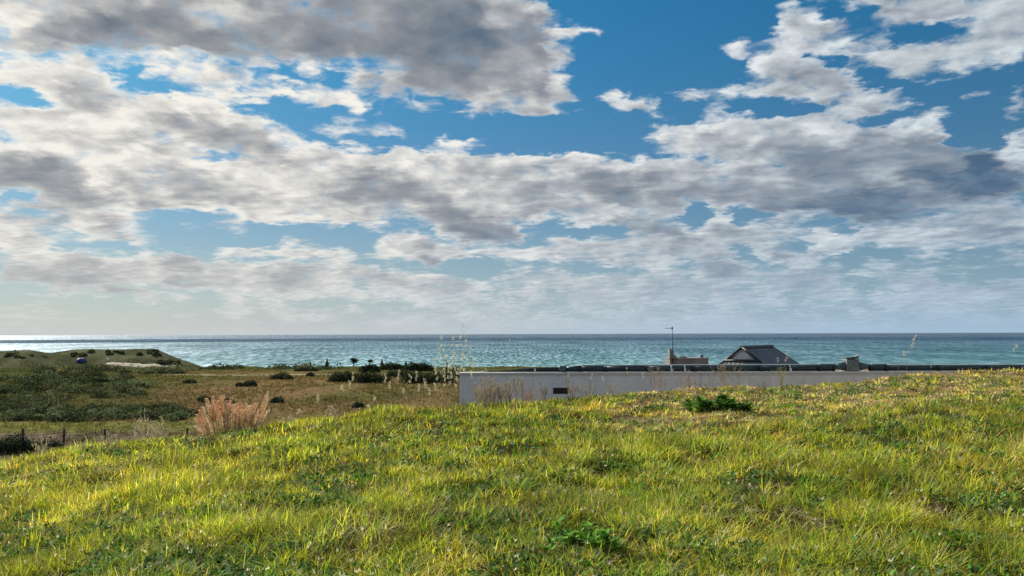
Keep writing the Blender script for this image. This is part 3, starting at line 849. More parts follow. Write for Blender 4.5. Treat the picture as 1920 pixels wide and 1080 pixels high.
# ================================================================ vegetation
def blades(base, h, w, az_, lean, bend, colr, segs=3, tipc=None):
    """grass blades as one big strip mesh. base (N,3)"""
    N = len(base); s = np.linspace(0, 1, segs + 1)
    fx, fy = np.cos(az_), np.sin(az_)            # lean direction
    sx_, sy_ = -fy, fx                           # width direction
    V = np.zeros((N, 2*segs + 1, 3)); C = np.zeros((N, 2*segs + 1, 3))
    for k in range(segs + 1):
        t = s[k]; out_ = h * (np.sin(lean) * t + bend * t*t); up = h * (np.cos(lean) * t - .35 * bend * t*t)
        cx_ = base[:, 0] + fx*out_; cy_ = base[:, 1] + fy*out_; cz_ = base[:, 2] + up
        if k < segs:
            ww = w * (1 - .75 * t**1.6) * .5
            for j, sg in ((0, -1), (1, 1)):
                V[:, 2*k+j, 0] = cx_ + sg*sx_*ww; V[:, 2*k+j, 1] = cy_ + sg*sy_*ww; V[:, 2*k+j, 2] = cz_
                C[:, 2*k+j] = colr
        else:
            V[:, 2*k, 0] = cx_; V[:, 2*k, 1] = cy_; V[:, 2*k, 2] = cz_; C[:, 2*k] = colr if tipc is None else tipc
    o = (np.arange(N) * (2*segs + 1))[:, None]
    Q = [np.stack([o[:, 0] + 2*k, o[:, 0] + 2*k+1, o[:, 0] + 2*k+3, o[:, 0] + 2*k+2], -1) for k in range(segs - 1)]
    Tr = np.stack([o[:, 0] + 2*segs-2, o[:, 0] + 2*segs-1, o[:, 0] + 2*segs], -1)
    return V.reshape(-1, 3), (np.concatenate(Q) if Q else np.zeros((0, 4), int)), Tr, C.reshape(-1, 3)

PAL = np.array([(.40,.41,.030), (.23,.31,.028), (.085,.145,.025), (.50,.42,.20), (.50,.34,.03), (.26,.15,.07), (.47,.45,.045)])
def sward(ntuft, per, y0, y1, power=1.0, hscale=1.0, segs=3, wsc=1.0, seed=1):
    r = np.random.default_rng(seed)
    u = r.random(ntuft); Y = (y0**(1-power) + u*(y1**(1-power) - y0**(1-power)))**(1/(1-power)) if power != 1 else y0*(y1/y0)**u
    X = (r.random(ntuft)*2 - 1) * (Y*.70 + .6)
    pc = 960 + FPX*X/Y
    rc = np.interp(pc, CRX, CRD)
    keep = Y < rc + 1.5
    X, Y, pc, rc = X[keep], Y[keep], pc[keep], rc[keep]
    # clumps: thin out in worn hollows
    dens = fbm(X*1.7, Y*1.7, 61, 3)
    keep = r.random(len(X)) < np.clip((dens - .33) * 6.0, .14, 1)
    X, Y, pc, rc = X[keep], Y[keep], pc[keep], rc[keep]
    n = len(X)
    big_ = fbm(X*.35, Y*.35, 71, 3); mid = fbm(X*1.3, Y*1.3, 75, 3); sm = fbm(X*5, Y*5, 79, 2)
    dry = 1.25 * sst(pc, 1000, 1350) * sst(Y / rc, .55, .75) + .35*sst(big_, .5, .7)   # dried-out crest on the right
    dry = np.clip(dry, 0, 1)
    hh = (.025 + .11*mid + .09*sm + .05*sst(fbm(X*.8, Y*.8, 89, 2), .55, .75)) * hscale * (1 - .45*sst(dry, .3, 1))
    # kind of tuft
    lft = sst(pc, 900, 400)  # left grass brighter and yellower: sun-facing slope put into its colour
    wgt = np.stack([(.9 + .9*lft)*(1 - .75*np.clip(dry, 0, 1)), (.25 + 1.5*sst(mid, .45, .62))*(1 - .7*np.clip(dry, 0, 1)), .12 + 1.6*sst(sm, .56, .75), .36 + 1.3*dry, .16 + .9*sst(big_, .52, .66)*(1 - .8*np.clip(dry, 0, 1)), .16 + 1.0*dry, (.35 + .8*lft + .6*sst(mid, .55, .42))*(1 - .75*np.clip(dry, 0, 1))], -1)
    cum = np.cumsum(wgt / wgt.sum(1, keepdims=True), 1)
    kind = (r.random(n)[:, None] > cum).sum(1).clip(0, len(PAL)-1)
    I = np.repeat(np.arange(n), per); N = len(I)
    ang = r.random(N)*2*PI; rad = r.random(N)**.6 * .075 * wsc**.5
    bx_ = X[I] + np.cos(ang)*rad; by_ = Y[I] + np.sin(ang)*rad
    bz_ = height(bx_, by_) - .008
    h = hh[I] * (.45 + .8*r.random(N)**1.3)
    long_ = r.random(N) < .02; h = np.where(long_, h*1.7, h)
    az_ = ang + r.normal(0, .7, N)
    lean = np.abs(r.normal(.6, .5, N)).clip(0, 1.55); bend = np.abs(r.normal(.5, .4, N))
    c = PAL[kind[I]]
    odd = r.random(N) < .24
    c = np.where((odd & (r.random(N) > .8*dry[I]))[:, None], PAL[r.integers(0, len(PAL), N)], c)
    c = c * (1 + r.normal(0, .30, N))[:, None].clip(.3, 1.9) * ((.80 + .80*sst(fbm(X*2.6, Y*2.6, 85, 3), .36, .62))*(1 + .18*dry)*(1 + .16*lft))[I][:, None]
    w = (.0042 + .003*r.random(N)) * wsc * (1 + .03*by_)
    return blades(np.stack([bx_, by_, bz_], -1), h, w, az_, lean, bend, c, segs)

def join(parts):
    V = []; Q = []; Tt = []; C = []; o = 0
    for v, q, t, c in parts:
        V.append(v); Q.append(q + o); Tt.append(t + o); C.append(c); o += len(v)
    return np.concatenate(V), [np.concatenate(Q), np.concatenate(Tt)], np.concatenate(C)
def coarse(n, seed):
    # taller coarse tufts and flattened dead straw, scattered
    r = np.random.default_rng(seed)
    Y = 4.3*(20/4.3)**r.random(n); X = (r.random(n)*2-1)*(Y*.7+.5)
    pc = 960 + FPX*X/Y; ok = Y < np.interp(pc, CRX, CRD)
    X, Y = X[ok], Y[ok]; n = len(X); per = 26; I = np.repeat(np.arange(n), per); N = len(I)
    kind = r.random(n); ang = r.random(N)*2*PI; rad = r.random(N)**.7*(.05 + .05*r.random(n))[I]
    bx_ = X[I] + np.cos(ang)*rad; by_ = Y[I] + np.sin(ang)*rad; bz_ = height(bx_, by_) - .01
    straw_ = kind[I] > .6
    h = np.where(straw_, .10, .15)*(.5 + .9*r.random(N))
    lean = np.where(straw_, r.normal(1.15, .3, N).clip(.3, 1.5), np.abs(r.normal(.4, .3, N)))
    c0 = np.where(straw_[:, None], np.array((.60, .53, .33)), np.where((kind[I] > .3)[:, None], np.array((.16, .30, .03)), np.array((.50, .52, .04))))
    c = c0*(1 + r.normal(0, .25, N))[:, None].clip(.4, 1.6)
    return blades(np.stack([bx_, by_, bz_ + np.where(straw_, .03, 0)*r.random(N)], -1), h, (.005 + .003*r.random(N))*(1 + .05*by_), ang, lean, np.abs(r.normal(.5, .3, N)), c, 3)
def flecks(n, seed):
    # pale seed husks and dead tips caught in the sward
    r = np.random.default_rng(seed)
    Y = 4.4*(24/4.4)**r.random(n); X = (r.random(n)*2-1)*(Y*.7+.5)
    pc = 960 + FPX*X/Y; ok = Y < np.interp(pc, CRX, CRD) + .3
    X, Y = X[ok], Y[ok]; n = len(X); I = np.repeat(np.arange(n), 4); N = len(I)
    b = np.stack([X[I] + r.normal(0, .006, N), Y[I] + r.normal(0, .006, N), height(X, Y)[I] + (.05 + .09*r.random(n))[I]], -1)
    c = np.array((.78, .72, .58))*(1 + r.normal(0, .15, N))[:, None].clip(.5, 1.15)
    return blades(b, .018 + .018*r.random(N), .007*(1 + .05*b[:, 1]), r.random(N)*2*PI, np.abs(r.normal(.5, .4, N)), .3 + 0*b[:, 0], c, 2)
def long_tufts(spots, seed):
    r = np.random.default_rng(seed); B = []
    for (px_, py_, k, hh_) in spots:
        p = ground_at(px_, py_, 3, 30); a_ = r.random(k)*2*PI; q = r.random(k)**.7*.10
        base = np.stack([p.x + np.cos(a_)*q, p.y + np.sin(a_)*q, 0*a_], -1); base[:, 2] = height(base[:, 0], base[:, 1]) - .01
        c = np.array([(.46,.47,.03),(.22,.36,.03),(.34,.42,.03)])[r.integers(0, 3, k)]*(1 + r.normal(0, .22, k))[:, None].clip(.5, 1.5)
        B.append(blades(base, hh_*(.5 + .6*r.random(k)), .006 + .003*r.random(k), a_, np.abs(r.normal(.45, .3, k)), np.abs(r.normal(.6, .3, k)), c, 3))
    v, f, c = join(B); return v, f[0], f[1], c
LT = [(1600,1010,70,.24),(1660,985,60,.22),(1730,930,60,.20),(1780,1000,80,.26),(1560,1060,60,.24),(1480,1070,60,.22),(1880,990,70,.26),(1900,1070,80,.26),(1330,1075,60,.22),(1620,930,50,.2),
      (180,1000,60,.2),(330,950,50,.2),(60,960,50,.18),(480,1040,60,.22),(620,960,50,.18),(880,1000,60,.2),(900,790,50,.18),(1000,800,50,.18),(880,800,60,.2),(1560,860,50,.2),(1750,800,50,.2),(1880,770,60,.2),(120,1060,60,.22),(700,790,50,.18),(560,830,50,.18)]
V, F, C = join([flecks(900, 17), long_tufts(LT, 18), coarse(1500, 15), sward(13000, 15, 4.2, 9.0, 1.0, 1.0, 3, 1.0, 11),
                sward(15000, 12, 8.0, 15.0, 1.0, 1.1, 2, 1.5, 12),
                sward(13000, 11, 13.5, 26.0, 1.0, 1.15, 2, 2.3, 13)])
o = np_mesh("grass", V, F, GRASS, C)
tag(o, "tufted yellow green grass covering the mound in the foreground", "grass", kind='stuff')

# low herbs between the grass blades: small round leaves
def herbs(n, y0, y1, seed):
    r = np.random.default_rng(seed)
    Y = y0*(y1/y0)**r.random(n); X = (r.random(n)*2-1)*(Y*.7 + .5)
    pc = 960 + FPX*X/Y; ok = (Y < np.interp(pc, CRX, CRD) + 1) & (fbm(X*1.1, Y*1.1, 91, 3) > .47)
    X, Y = X[ok], Y[ok]; n = len(X); per = 9
    I = np.repeat(np.arange(n), per); N = len(I)
    a_ = r.random(N)*2*PI; rd = r.random(N)*.09
    bx_ = X[I] + np.cos(a_)*rd; by_ = Y[I] + np.sin(a_)*rd
    bz_ = height(bx_, by_) + r.random(N)*.05
    c = np.array([(.075,.17,.035),(.17,.24,.12),(.05,.11,.03),(.10,.27,.04)])[r.integers(0, 4, n)][I]*(1 + r.normal(0, .35, N))[:, None].clip(.3, 2)
    return blades(np.stack([bx_, by_, bz_], -1), .025 + .03*r.random(N), (.014 + .012*r.random(N))*(1+.04*by_), a_, np.abs(r.normal(.9, .3, N)), .2 + 0*a_, c, 2)
V, F, C = join([herbs(14000, 4.2, 20.0, 21)])
o = np_mesh("low_herbs", V, F, LEAF, C)
tag(o, "low dark green herbs creeping between the grass tufts", "herbs", kind='stuff')

# sparse rough grass over the plain
def plain(n, seed):
    r = np.random.default_rng(seed)
    Y = 36*(300/36)**r.random(n); X = -(r.random(n)*(Y*.72)) + Y*.02
    dens = fbm(X*.12, Y*.05, 101, 4)
    ok = r.random(n) < np.clip((dens - .30)*3, .05, 1)
    X, Y = X[ok], Y[ok]; per = 5; n = len(X)
    I = np.repeat(np.arange(n), per); N = len(I); sc = (Y/45.0)[I]
    a_ = r.random(N)*2*PI; rd = r.random(N)*.25*sc
    bx_ = X[I] + np.cos(a_)*rd; by_ = Y[I] + np.sin(a_)*rd; bz_ = height(bx_, by_) - .02
    base_c = land_color(bx_, by_, bz_)
    c = base_c * (1.25 + r.normal(0, .2, N))[:, None].clip(.35, 2.2)
    c = c * np.where(r.random(N) < .15, .6, 1.0)[:, None]
    return blades(np.stack([bx_, by_, bz_], -1), (.12 + .2*r.random(N))*np.minimum(sc, 2.2)**.5, .035*sc*(1+r.random(N)), a_, np.abs(r.normal(.4, .3, N)), np.abs(r.normal(.3, .2, N)), c, 2)
V, F, C = join([plain(17000, 31)])
o = np_mesh("rough_grass", V, F, STRAW, C)
tag(o, "sparse brown and olive rough grass over the plain below the mound", "grass", kind='stuff')

# leaf masses
def leaf_cloud(cen, rad, n, size, pal, r, hollow=.55):
    """leaf-sized faces through the outer volume of a lumpy mound; returns verts, quads, colours"""
    cen = np.array(cen, float); rad = np.array(rad, float)
    d = r.normal(size=(n, 3)); d[:, 2] = np.abs(d[:, 2])*1.0 - .15; d /= np.linalg.norm(d, axis=1, keepdims=True)
    lump = .78 + .45*fbm(d[:, 0]*2.3 + cen[0]*7.1, d[:, 1]*2.3 + d[:, 2]*1.7 + cen[1]*3.3, 7, 3)
    q = (hollow + (1-hollow)*r.random(n)**.6) * lump
    p = cen + d*rad*q[:, None]
    nrm = d + r.normal(0, .7, (n, 3)); nrm /= np.linalg.norm(nrm, axis=1, keepdims=True)
    ref = r.normal(size=(n, 3)); u = np.cross(nrm, ref); u /= np.linalg.norm(u, axis=1, keepdims=True); v = np.cross(nrm, u)
    s1 = (size*(.6 + .8*r.random(n)))[:, None]; s2 = s1*(.45 + .3*r.random(n))[:, None]
    Vv = np.stack([p - u*s1*.5, p + v*s2*.5, p + u*s1*.5, p - v*s2*.5], 1).reshape(-1, 3)
    Qq = np.arange(n*4).reshape(n, 4)
    c = np.array(pal)[r.integers(0, len(pal), n)] * (1 + r.normal(0, .25, n))[:, None].clip(.4, 1.8)
    return Vv, Qq, np.repeat(c, 4, 0)

SCRUB = [(.060,.085,.040), (.085,.108,.052), (.035,.050,.024), (.10,.11,.058), (.12,.115,.072)]
DARKG = [(.026,.042,.020), (.038,.056,.024), (.020,.030,.016), (.055,.066,.030)]
r = np.random.default_rng(5)
Vs, Qs, Cs = [], [], []; off = 0
REG = [(150,697,95,5,26),(150,722,125,17,88),(60,716,60,10,20),(215,738,60,9,24),(60,752,75,9,22),(60,772,80,12,50),(190,774,90,10,38),(305,777,55,11,30),(120,786,130,5,46),(310,786,40,4,14),
       (40,668,50,5,8),(160,663,70,6,8),(260,664,50,7,8),(330,680,40,3,8),(430,692,60,1.5,14),(540,692,50,1.5,12),(300,700,60,1.5,8),(600,693,30,1.5,6),(30,735,40,8,14)]
nb = 0
for (cx_, cy_, rx_, ry_, cnt) in REG:
    for _ in range(cnt):
        t_ = r.random()*2*PI; q_ = math.sqrt(r.random())
        p = ground_at(cx_ + rx_*q_*math.cos(t_), cy_ + ry_*q_*math.sin(t_), 40)
        s = p.y / FPX
        w_ = min(max((9 + 14*r.random())*s, .8), 4.0) * (.45 if p.y > 270 else 1); hh_ = w_*(.42 + .5*r.random())
        n_ = 210 if p.y < 250 else 110
        v, q, c = leaf_cloud((p.x, p.y, p.z), (w_, w_*.9, hh_), n_, max(.2, 3.6*s), SCRUB if r.random() < .62 else DARKG, r)
        c = c*(.9 + 1.5*r.random()**1.5)*np.array((1.25, 1.0, .95) if r.random() < .3 else (1, 1, 1))
        Vs.append(v); Qs.append(q + off); Cs.append(c); off += len(v); nb += 1
o = np_mesh("scrub", np.concatenate(Vs), [np.concatenate(Qs)], LEAF, np.concatenate(Cs))
tag(o, "dense dark green scrub spread over the plain on the left", "scrub", kind='stuff')

def shrub(px, py, w, h, label, group, pal=DARKG, n=420, name="shrub", y0=40.0):
    """one bush, standing where the photo shows its foot; w, h in photo pixels"""
    p = ground_at(px, py, y0); s = p.y / FPX
    root = empty(name, p); tag(root, label, "shrub", group)
    r = np.random.default_rng(int(px*7 + py))
    Vv, Qq, Cc = [], [], []; of = 0
    k = max(2, int(w / max(h, 1) * 1.6)); k = min(k, 9)
    for i in range(k):
        fx_ = (i + .5)/k*2 - 1
        env = math.sqrt(max(0.05, 1 - fx_*fx_*.75))
        v, q, c = leaf_cloud((fx_*w*s*.40, r.normal(0, .12*w*s), h*s*.12), (w*s/k*1.15, w*s/k*1.1, h*s*1.3*env*(.8 + .35*r.random())), (n*3)//k + 60, max(.12, 3.2*s), pal, r, .3)
        Vv.append(v); Qq.append(q + of); Cc.append(c*(.8 + .4*r.random())); of += len(v)
    np_mesh("foliage", np.concatenate(Vv), [np.concatenate(Qq)], LEAF, np.concatenate(Cc), root)
    b2 = MB()
    for i in range(3): b2.tube([(r.normal(0, .02*w*s), r.normal(0, .02*w*s), -.15), (r.normal(0, .22*w*s), 0, h*s*.5)], [.05*h*s + .02, .02], 5)
    b2.build("stem", std_mat("shrub_stem", (.06, .045, .03), .9), root)
    return root
GRP = "shrubs dotted over the brown plain"
for (a_, b2, w_, h_, lb) in [
    (357,719,26,8,"small dark shrub alone on the olive plain above the left end of the pink plumes"),
    (449,725,11,8,"tiny round dark shrub just left of a larger dark shrub on the plain"),
    (468,725,22,13,"dark round shrub on the plain with a tiny shrub at its left"),
    (385,755,24,14,"dark green shrub directly behind the left side of the pink plumes"),
    (428,756,20,10,"dark shrub hidden behind the middle of the pink plumes"),
    (520,756,27,12,"dark shrub just right of the tallest pink plume"),
    (671,765,21,11,"low brown shrub on the bare plain nearest the grassy crest"),
    (528,712,46,14,"grey green spreading shrub beside the pale track"),
    (575,696,44,9,"flat dark shrub on the far edge of the plain by the beach"),
    (581,706,14,7,"small shrub hanging below the flat dark shrub on the pale track")]:
    shrub(a_, b2, w_, h_*.72, lb, GRP, SCRUB)
GRP = "thicket of dark bushes left of the wall"
for (a_, b2, w_, h_, lb, pal) in [
    (645,716,52,20,"leftmost black green bush of the thicket before the wall",DARKG),
    (695,718,66,22,"wide low black bush in the middle front of the thicket",DARKG),
    (693,698,36,14,"rounded dark bush behind the thicket below the little round tree",DARKG),
    (745,708,56,14,"olive green bush in the middle of the thicket",SCRUB),
    (735,694,46,13,"bright olive hedge at the back of the thicket against the sea",[(.075,.095,.03),(.05,.07,.02),(.10,.11,.04)]),
    (785,696,56,15,"dark green back hedge against the sea right of the olive one",DARKG),
    (783,719,56,26,"tall black bush at the right front of the thicket",DARKG),
    (828,719,44,28,"brownish olive bush between the black bush and the wall end",SCRUB),
    (852,708,26,20,"small bush touching the left end of the grey wall",SCRUB)]:
    shrub(a_, b2, w_*1.05, h_*.80, lb, GRP, pal, 700)
GRP = "dark shrubs behind the wire fence"
shrub(22, 851, 92, 26, "black green bush at the left photo edge behind the fence", GRP, DARKG, 900, y0=38)
shrub(92, 850, 60, 22, "low dark bush between the two left fence posts", GRP, DARKG, 600, y0=38)

def tree(px, ytop, ybase, w, label, kind_, Yd=335.0):
    top = at(px, ytop, Yd); bot = at(px, ybase, Yd); s = Yd/FPX
    zb2 = h1(top.x, Yd) ; H = top.z - zb2
    root = empty("pine_tree", (top.x, Yd, zb2)); tag(root, label, "tree", "little trees along the shore")
    r = np.random.default_rng(int(px)); Wd = w*s*.72
    crownh = (ybase - ytop)*s
    if kind_ == 'cone':
        Vv, Qq, Cc = [], [], []; of = 0
        for i in range(5):
            f_ = i/4
            v, q, c = leaf_cloud((0, 0, H - crownh*(1-f_)*.92 - .1), (Wd*(1.05 - .85*f_),)*2 + (crownh*.30,), 200, .42, DARKG, r, .2)
            Vv.append(v); Qq.append(q+of); Cc.append(c); of += len(v)
        np_mesh("crown", np.concatenate(Vv), [np.concatenate(Qq)], LEAF, np.concatenate(Cc), root)
    else:
        Vv, Qq, Cc = [], [], []; of = 0
        for i in range(5):
            v, q, c = leaf_cloud((r.normal(0, Wd*.4), r.normal(0, Wd*.4), H - crownh*(.18 + .5*i/5)), (Wd*.75, Wd*.75, crownh*.30), 180, .42, DARKG, r, .2)
            Vv.append(v); Qq.append(q+of); Cc.append(c); of += len(v)
        np_mesh("crown", np.concatenate(Vv), [np.concatenate(Qq)], LEAF, np.concatenate(Cc), root)
    MB().tube([(0, 0, -.3), (.05, 0, H*.5), (0, 0, H*.86)], [.22, .16, .06], 6).build("trunk", std_mat("pine_bark", (.05, .04, .03), .9), root)
tree(582, 681, 690, 5, "smallest spiky tree on the shore left of the upright cone shaped one", 'cone')
tree(613, 676, 690, 7, "upright cone shaped dark tree alone against the bright sea", 'cone')
tree(663, 672, 685, 9, "tallest shore tree with two tufts of dark foliage", 'round')
tree(693, 675, 682, 7, "small round headed tree above the rounded dark bush", 'round')
tree(716, 676, 686, 5, "thin pale tree behind the olive hedge", 'cone')
tree(761, 680, 690, 6, "short tree poking out of the back hedge", 'cone')
pp = at(838, 680, 200.0); zb2 = h1(pp.x, 200.0)
o = MB().tube([(0, 0, -.2), (0, 0, pp.z - zb2 - .6)], .12, 8).tube([(0, 0, pp.z - zb2 - .62), (0, 0, pp.z - zb2)], .26, 8).build("marker_post", WOOD)
o.location = (pp.x, 200.0, zb2); tag(o, "dark thick headed post against the sea left of the wall end", "post")

# ---------------------------------------------------------------- pink plumes
base = ground_at(440, 818); PY2 = base.y + 1.0
pb = at(435, 838, PY2); pb.z = h1(pb.x, PY2)
pl = empty("plume_grass", pb)
tag(pl, "clump of pinkish dried plumes standing at the crest on the left", "plume grass")
r = np.random.default_rng(77)
tips = [(364,786),(368,778),(374,770),(380,765),(387,748),(392,762),(398,744),(402,758),(408,752),(414,743),(419,743),(424,752),(430,756),(433,747),(440,760),(446,757),(452,758),(455,770),(461,758),(466,762),(471,761),(477,757),(482,756),(487,768),(492,775),(499,742),(500,752),(504,770),(374,785),(395,780),(410,772),(426,775),(442,775),(458,785),(476,778),(365,800),(388,792),(420,790)]
for i, (a_, b2) in enumerate(tips):
    tp_ = at(a_, b2, PY2 + r.normal(0, .18)); rootx = pb.x + (tp_.x - pb.x)*.62; s_ = PY2/FPX
    bz2 = h1(rootx, tp_.y); H = tp_.z - bz2
    Ln = (24 + 18*r.random())*s_*1.05; n_ = 210
    t_ = r.random(n_); t_[:6] = .97
    ax = np.array([tp_.x - rootx, 0, H]); ax /= np.linalg.norm(ax)
    P0 = np.array([tp_.x - pb.x, tp_.y - pb.y, tp_.z - pb.z])[None, :] - ax[None, :]*(1 - t_)[:, None]*Ln
    fat = np.sin(PI*np.clip(t_*.8 + .12, 0, 1))*.028 + .004
    a2 = r.random(n_)*2*PI
    P0 = P0 + np.stack([np.cos(a2)*fat*.6, np.sin(a2)*fat*.6, 0*a2], -1)
    cc_ = np.array((.74,.50,.38) if r.random() < .6 else (.80,.64,.52))[None, :]*(1 + r.normal(0, .2, n_))[:, None].clip(.5, 1.5)
    v, q, t3, c = blades(P0, .02 + .03*r.random(n_), .015 + 0*t_, a2, .5 + .3*r.random(n_), .3 + 0*t_, cc_, 2)
    po = np_mesh("plume", v, [q, t3], STRAW, c, pl)
    st = [(rootx - pb.x, tp_.y - pb.y, bz2 - pb.z - .05), ((rootx + (tp_.x-rootx)*.4) - pb.x, tp_.y - pb.y, bz2 - pb.z + H*.45), (tp_.x - pb.x, tp_.y - pb.y, tp_.z - pb.z - .03)]
    q2 = MB(); q2.tube(st, [.005, .004, .0025], 5)
    q2.build("stem", std_mat("pink_stem", (.38, .22, .14), .8) if i == 0 else bpy.data.materials["pink_stem"], po)
# leaves at the plumes' foot
n_ = 700
bx_ = r.normal(0, .36, n_).clip(-.75, .75); by_ = r.normal(0, .15, n_)
bz_ = height(bx_ + pb.x, by_ + pb.y) - pb.z
cc_ = np.array([(.36,.24,.15),(.30,.27,.10),(.42,.30,.2)])[r.integers(0, 3, n_)]
v, q, t3, c = blades(np.stack([bx_, by_, bz_], -1), .12 + .25*r.random(n_), .008 + 0*bx_, r.random(n_)*2*PI, np.abs(r.normal(.2, .2, n_)), np.abs(r.normal(.3, .2, n_)), cc_, 3)
np_mesh("leaves", v, [q, t3], STRAW, c, pl)

# ---------------------------------------------------------------- seed stalks
STALKM = std_mat("dry_stalk", (.42, .34, .22), .8, var=.2, scale=20)
def stalk(px, ytip, basex, Yd, label, group, heads=3, size=1.0, pale=(.80,.74,.62)):
    """one thin dried stalk with pale seed heads near its tip"""
    rr_ = np.random.default_rng(int(px*13 + ytip))
    tp_ = at(px, ytip, Yd); bx_ = at(basex, 760, Yd).x; bz2 = h1(bx_, Yd)
    H = tp_.z - bz2
    root = empty("seed_stalk", (bx_, Yd, bz2)); tag(root, label, "grass stalk", group)
    dx_ = tp_.x - bx_
    cv = [(dx_*t_*t_ + rr_.normal(0, .004), 0, H*(t_*1.02 - .02*t_*t_)) for t_ in (0, .25, .5, .75, .9, 1)]
    MB().tube(cv, [.0032, .0028, .0022, .0017, .0014, .001], 5).build("stem", STALKM, root)
    for k in range(heads):
        f_ = 1 - (k*.075 + .04*rr_.random())
        cx_ = dx_*f_*f_ + rr_.normal(0, .012*(k > 0)); cz_ = H*f_
        n_ = int(26*size)
        t_ = rr_.random(n_); a2 = rr_.random(n_)*2*PI
        P0 = np.stack([cx_ + rr_.normal(0, .010*size, n_), rr_.normal(0, .010*size, n_), cz_ - .03*size + .05*size*t_], -1)
        cc_ = np.array(pale)[None, :]*(1 + rr_.normal(0, .15, n_))[:, None].clip(.5, 1.2)
        v, q, t3, c = blades(P0, (.014 + .014*rr_.random(n_))*size, .0065*size + 0*t_, a2, .5 + .4*rr_.random(n_), .2 + 0*t_, cc_, 2)
        np_mesh("seed_head", v, [q, t3], STRAW, c, root)
G1 = "tall pale seed stalks rising before the sea left of the wall"
L1 = "tall thin pale seed stalk rising against the sea left of the wall end"
for (a_, b2, c_) in [(868,604,858),(873,622,866),(828,632,838),(856,648,850),(822,652,832),(838,664,842),(882,650,866),(866,664,858),(845,680,846),(893,668,872),(860,690,850),(832,690,838),(848,630,852),(812,672,826)]:
    stalk(a_, b2, c_, 13.6 + random.uniform(-.5, .5), L1, G1, 5, 1.1, (.86,.82,.72))
G2 = "pale seed stalks against the brown plain"
L2 = "short dry seed stalk standing against the brown plain left of the wall"
for (a_, b2, c_) in [(641,722,644),(655,715,657),(662,698,664),(700,742,704),(722,700,724),(731,716,730),(748,694,750),(756,728,757),(768,702,770),(781,697,778),(785,722,786),(795,712,800),(803,728,808),(815,720,822),(690,760,694),(596,742,600),(502,735,505),(560,768,562)]:
    stalk(a_, b2, c_, 13.8 + random.uniform(-.4, .4), L2, G2, 3, 1.0)
G3 = "thin seed stalks before the wall and the middle sea"
L3 = "slender pale seed stalk rising in front of the wall near its left end"
for (a_, b2, c_) in [(915,652,908),(925,642,918),(956,634,950),(912,690,906),(975,662,968),(988,672,978),(1003,690,996),(1066,700,1064),(1110,702,1106),(1130,706,1128),(1175,690,1172),(1205,700,1204)]:
    stalk(a_, b2, c_, 14.8 + random.uniform(-.4, .4), L3, G3, 2, .8)
G4 = "lone seed stalks on the dry right crest"
stalk(1718, 628, 1700, 18.5, "bent pale stalk with a chain of seed heads crossing the sea at the right", G4, 4, 1.3)
stalk(1695, 659, 1683, 18.6, "short stalk with one white seed head left of the bent chain headed stalk", G4, 2, 1.2)
stalk(1746, 687, 1746, 18.6, "short bare stalk crossing the dark pipe near its right end", G4, 1, .7)
stalk(1907, 648, 1878, 19.5, "curved stalk leaning right at the right photo edge", G4, 2, 1.4)
stalk(1475, 664, 1472, 17.5, "pinkish seed stalk crossing the tiled roof's right corner", G4, 3, 1.0, (.75,.55,.55))
stalk(1458, 672, 1456, 17.5, "pale seed stalk crossing the middle of the tiled roof's foot", G4, 2, .9)

# ---------------------------------------------------------------- dried bushy weeds
def twigs(px, py, w, h, Yd, label, group, tint=(.30,.22,.19), n=150):
    rr_ = np.random.default_rng(int(px + py)); s_ = Yd/FPX
    p = at(px, py, Yd); p.z = h1(p.x, Yd)
    top = at(px, py - h, Yd).z; H = top - p.z
    root = empty("dried_weed", p); tag(root, label, "dried weed", group)
    # a few main stems that fork into fine twigs with seed tips
    m_ = max(5, int(w/4)); mx_ = rr_.normal(0, w*s_*.22, m_); my_ = rr_.normal(0, w*s_*.2, m_)
    ma_ = rr_.normal(0, .30, m_); mh = H*(.45 + .55*rr_.random(m_)**.7); mh[0] = H
    n_ = n; k_ = rr_.integers(0, m_, n_); f_ = np.where(np.arange(n_) < m_, 0, rr_.random(n_)**.7*.85); k_[:m_] = np.arange(m_)
    bx_ = mx_[k_] + np.sin(ma_[k_])*mh[k_]*f_; bz_ = mh[k_]*f_*np.cos(ma_[k_]); by_ = my_[k_]
    ln_ = np.where(f_ == 0, mh[k_], mh[k_]*(1 - f_)*(.4 + .5*rr_.random(n_)))
    az2 = np.where(f_ == 0, 0.0, rr_.random(n_)*2*PI); le = np.where(f_ == 0, ma_[k_], np.abs(rr_.normal(.45, .25, n_)))
    cc_ = np.array(tint)[None, :]*(1 + rr_.normal(0, .25, n_))[:, None].clip(.4, 1.6)
    P1 = blades(np.stack([bx_, by_, bz_], -1), ln_, .0075 + 0*bx_, az2, le, np.where(f_ == 0, .02, .12), cc_, 3)
    tipz = P1[0].reshape(-1, 7, 3)
    sel = np.nonzero(rr_.random(n_) < .7)[0]; q_ = rr_.random((len(sel), 3))
    P0 = (tipz[sel, 6][:, None, :]*q_[..., None] + tipz[sel, 4][:, None, :]*(1 - q_[..., None])).reshape(-1, 3); m2 = len(P0)
    P0 = P0 + rr_.normal(0, .005, P0.shape)
    cc_ = (np.array(tint)*.5 + np.array((.28,.25,.20)))[None, :]*(1 + rr_.normal(0, .3, m2))[:, None].clip(.4, 1.6)
    P2 = blades(P0, .012 + .012*rr_.random(m2), .007 + 0*P0[:, 0], rr_.random(m2)*2*PI, .5 + 0*P0[:, 0], .3 + 0*P0[:, 0], cc_, 2)
    v, q, c = join([P1, P2]); v = v + np.array(p)*0
    np_mesh("dried_stems", v, q, STRAW, c, root)
G5 = "dried weeds along the crest before the wall"
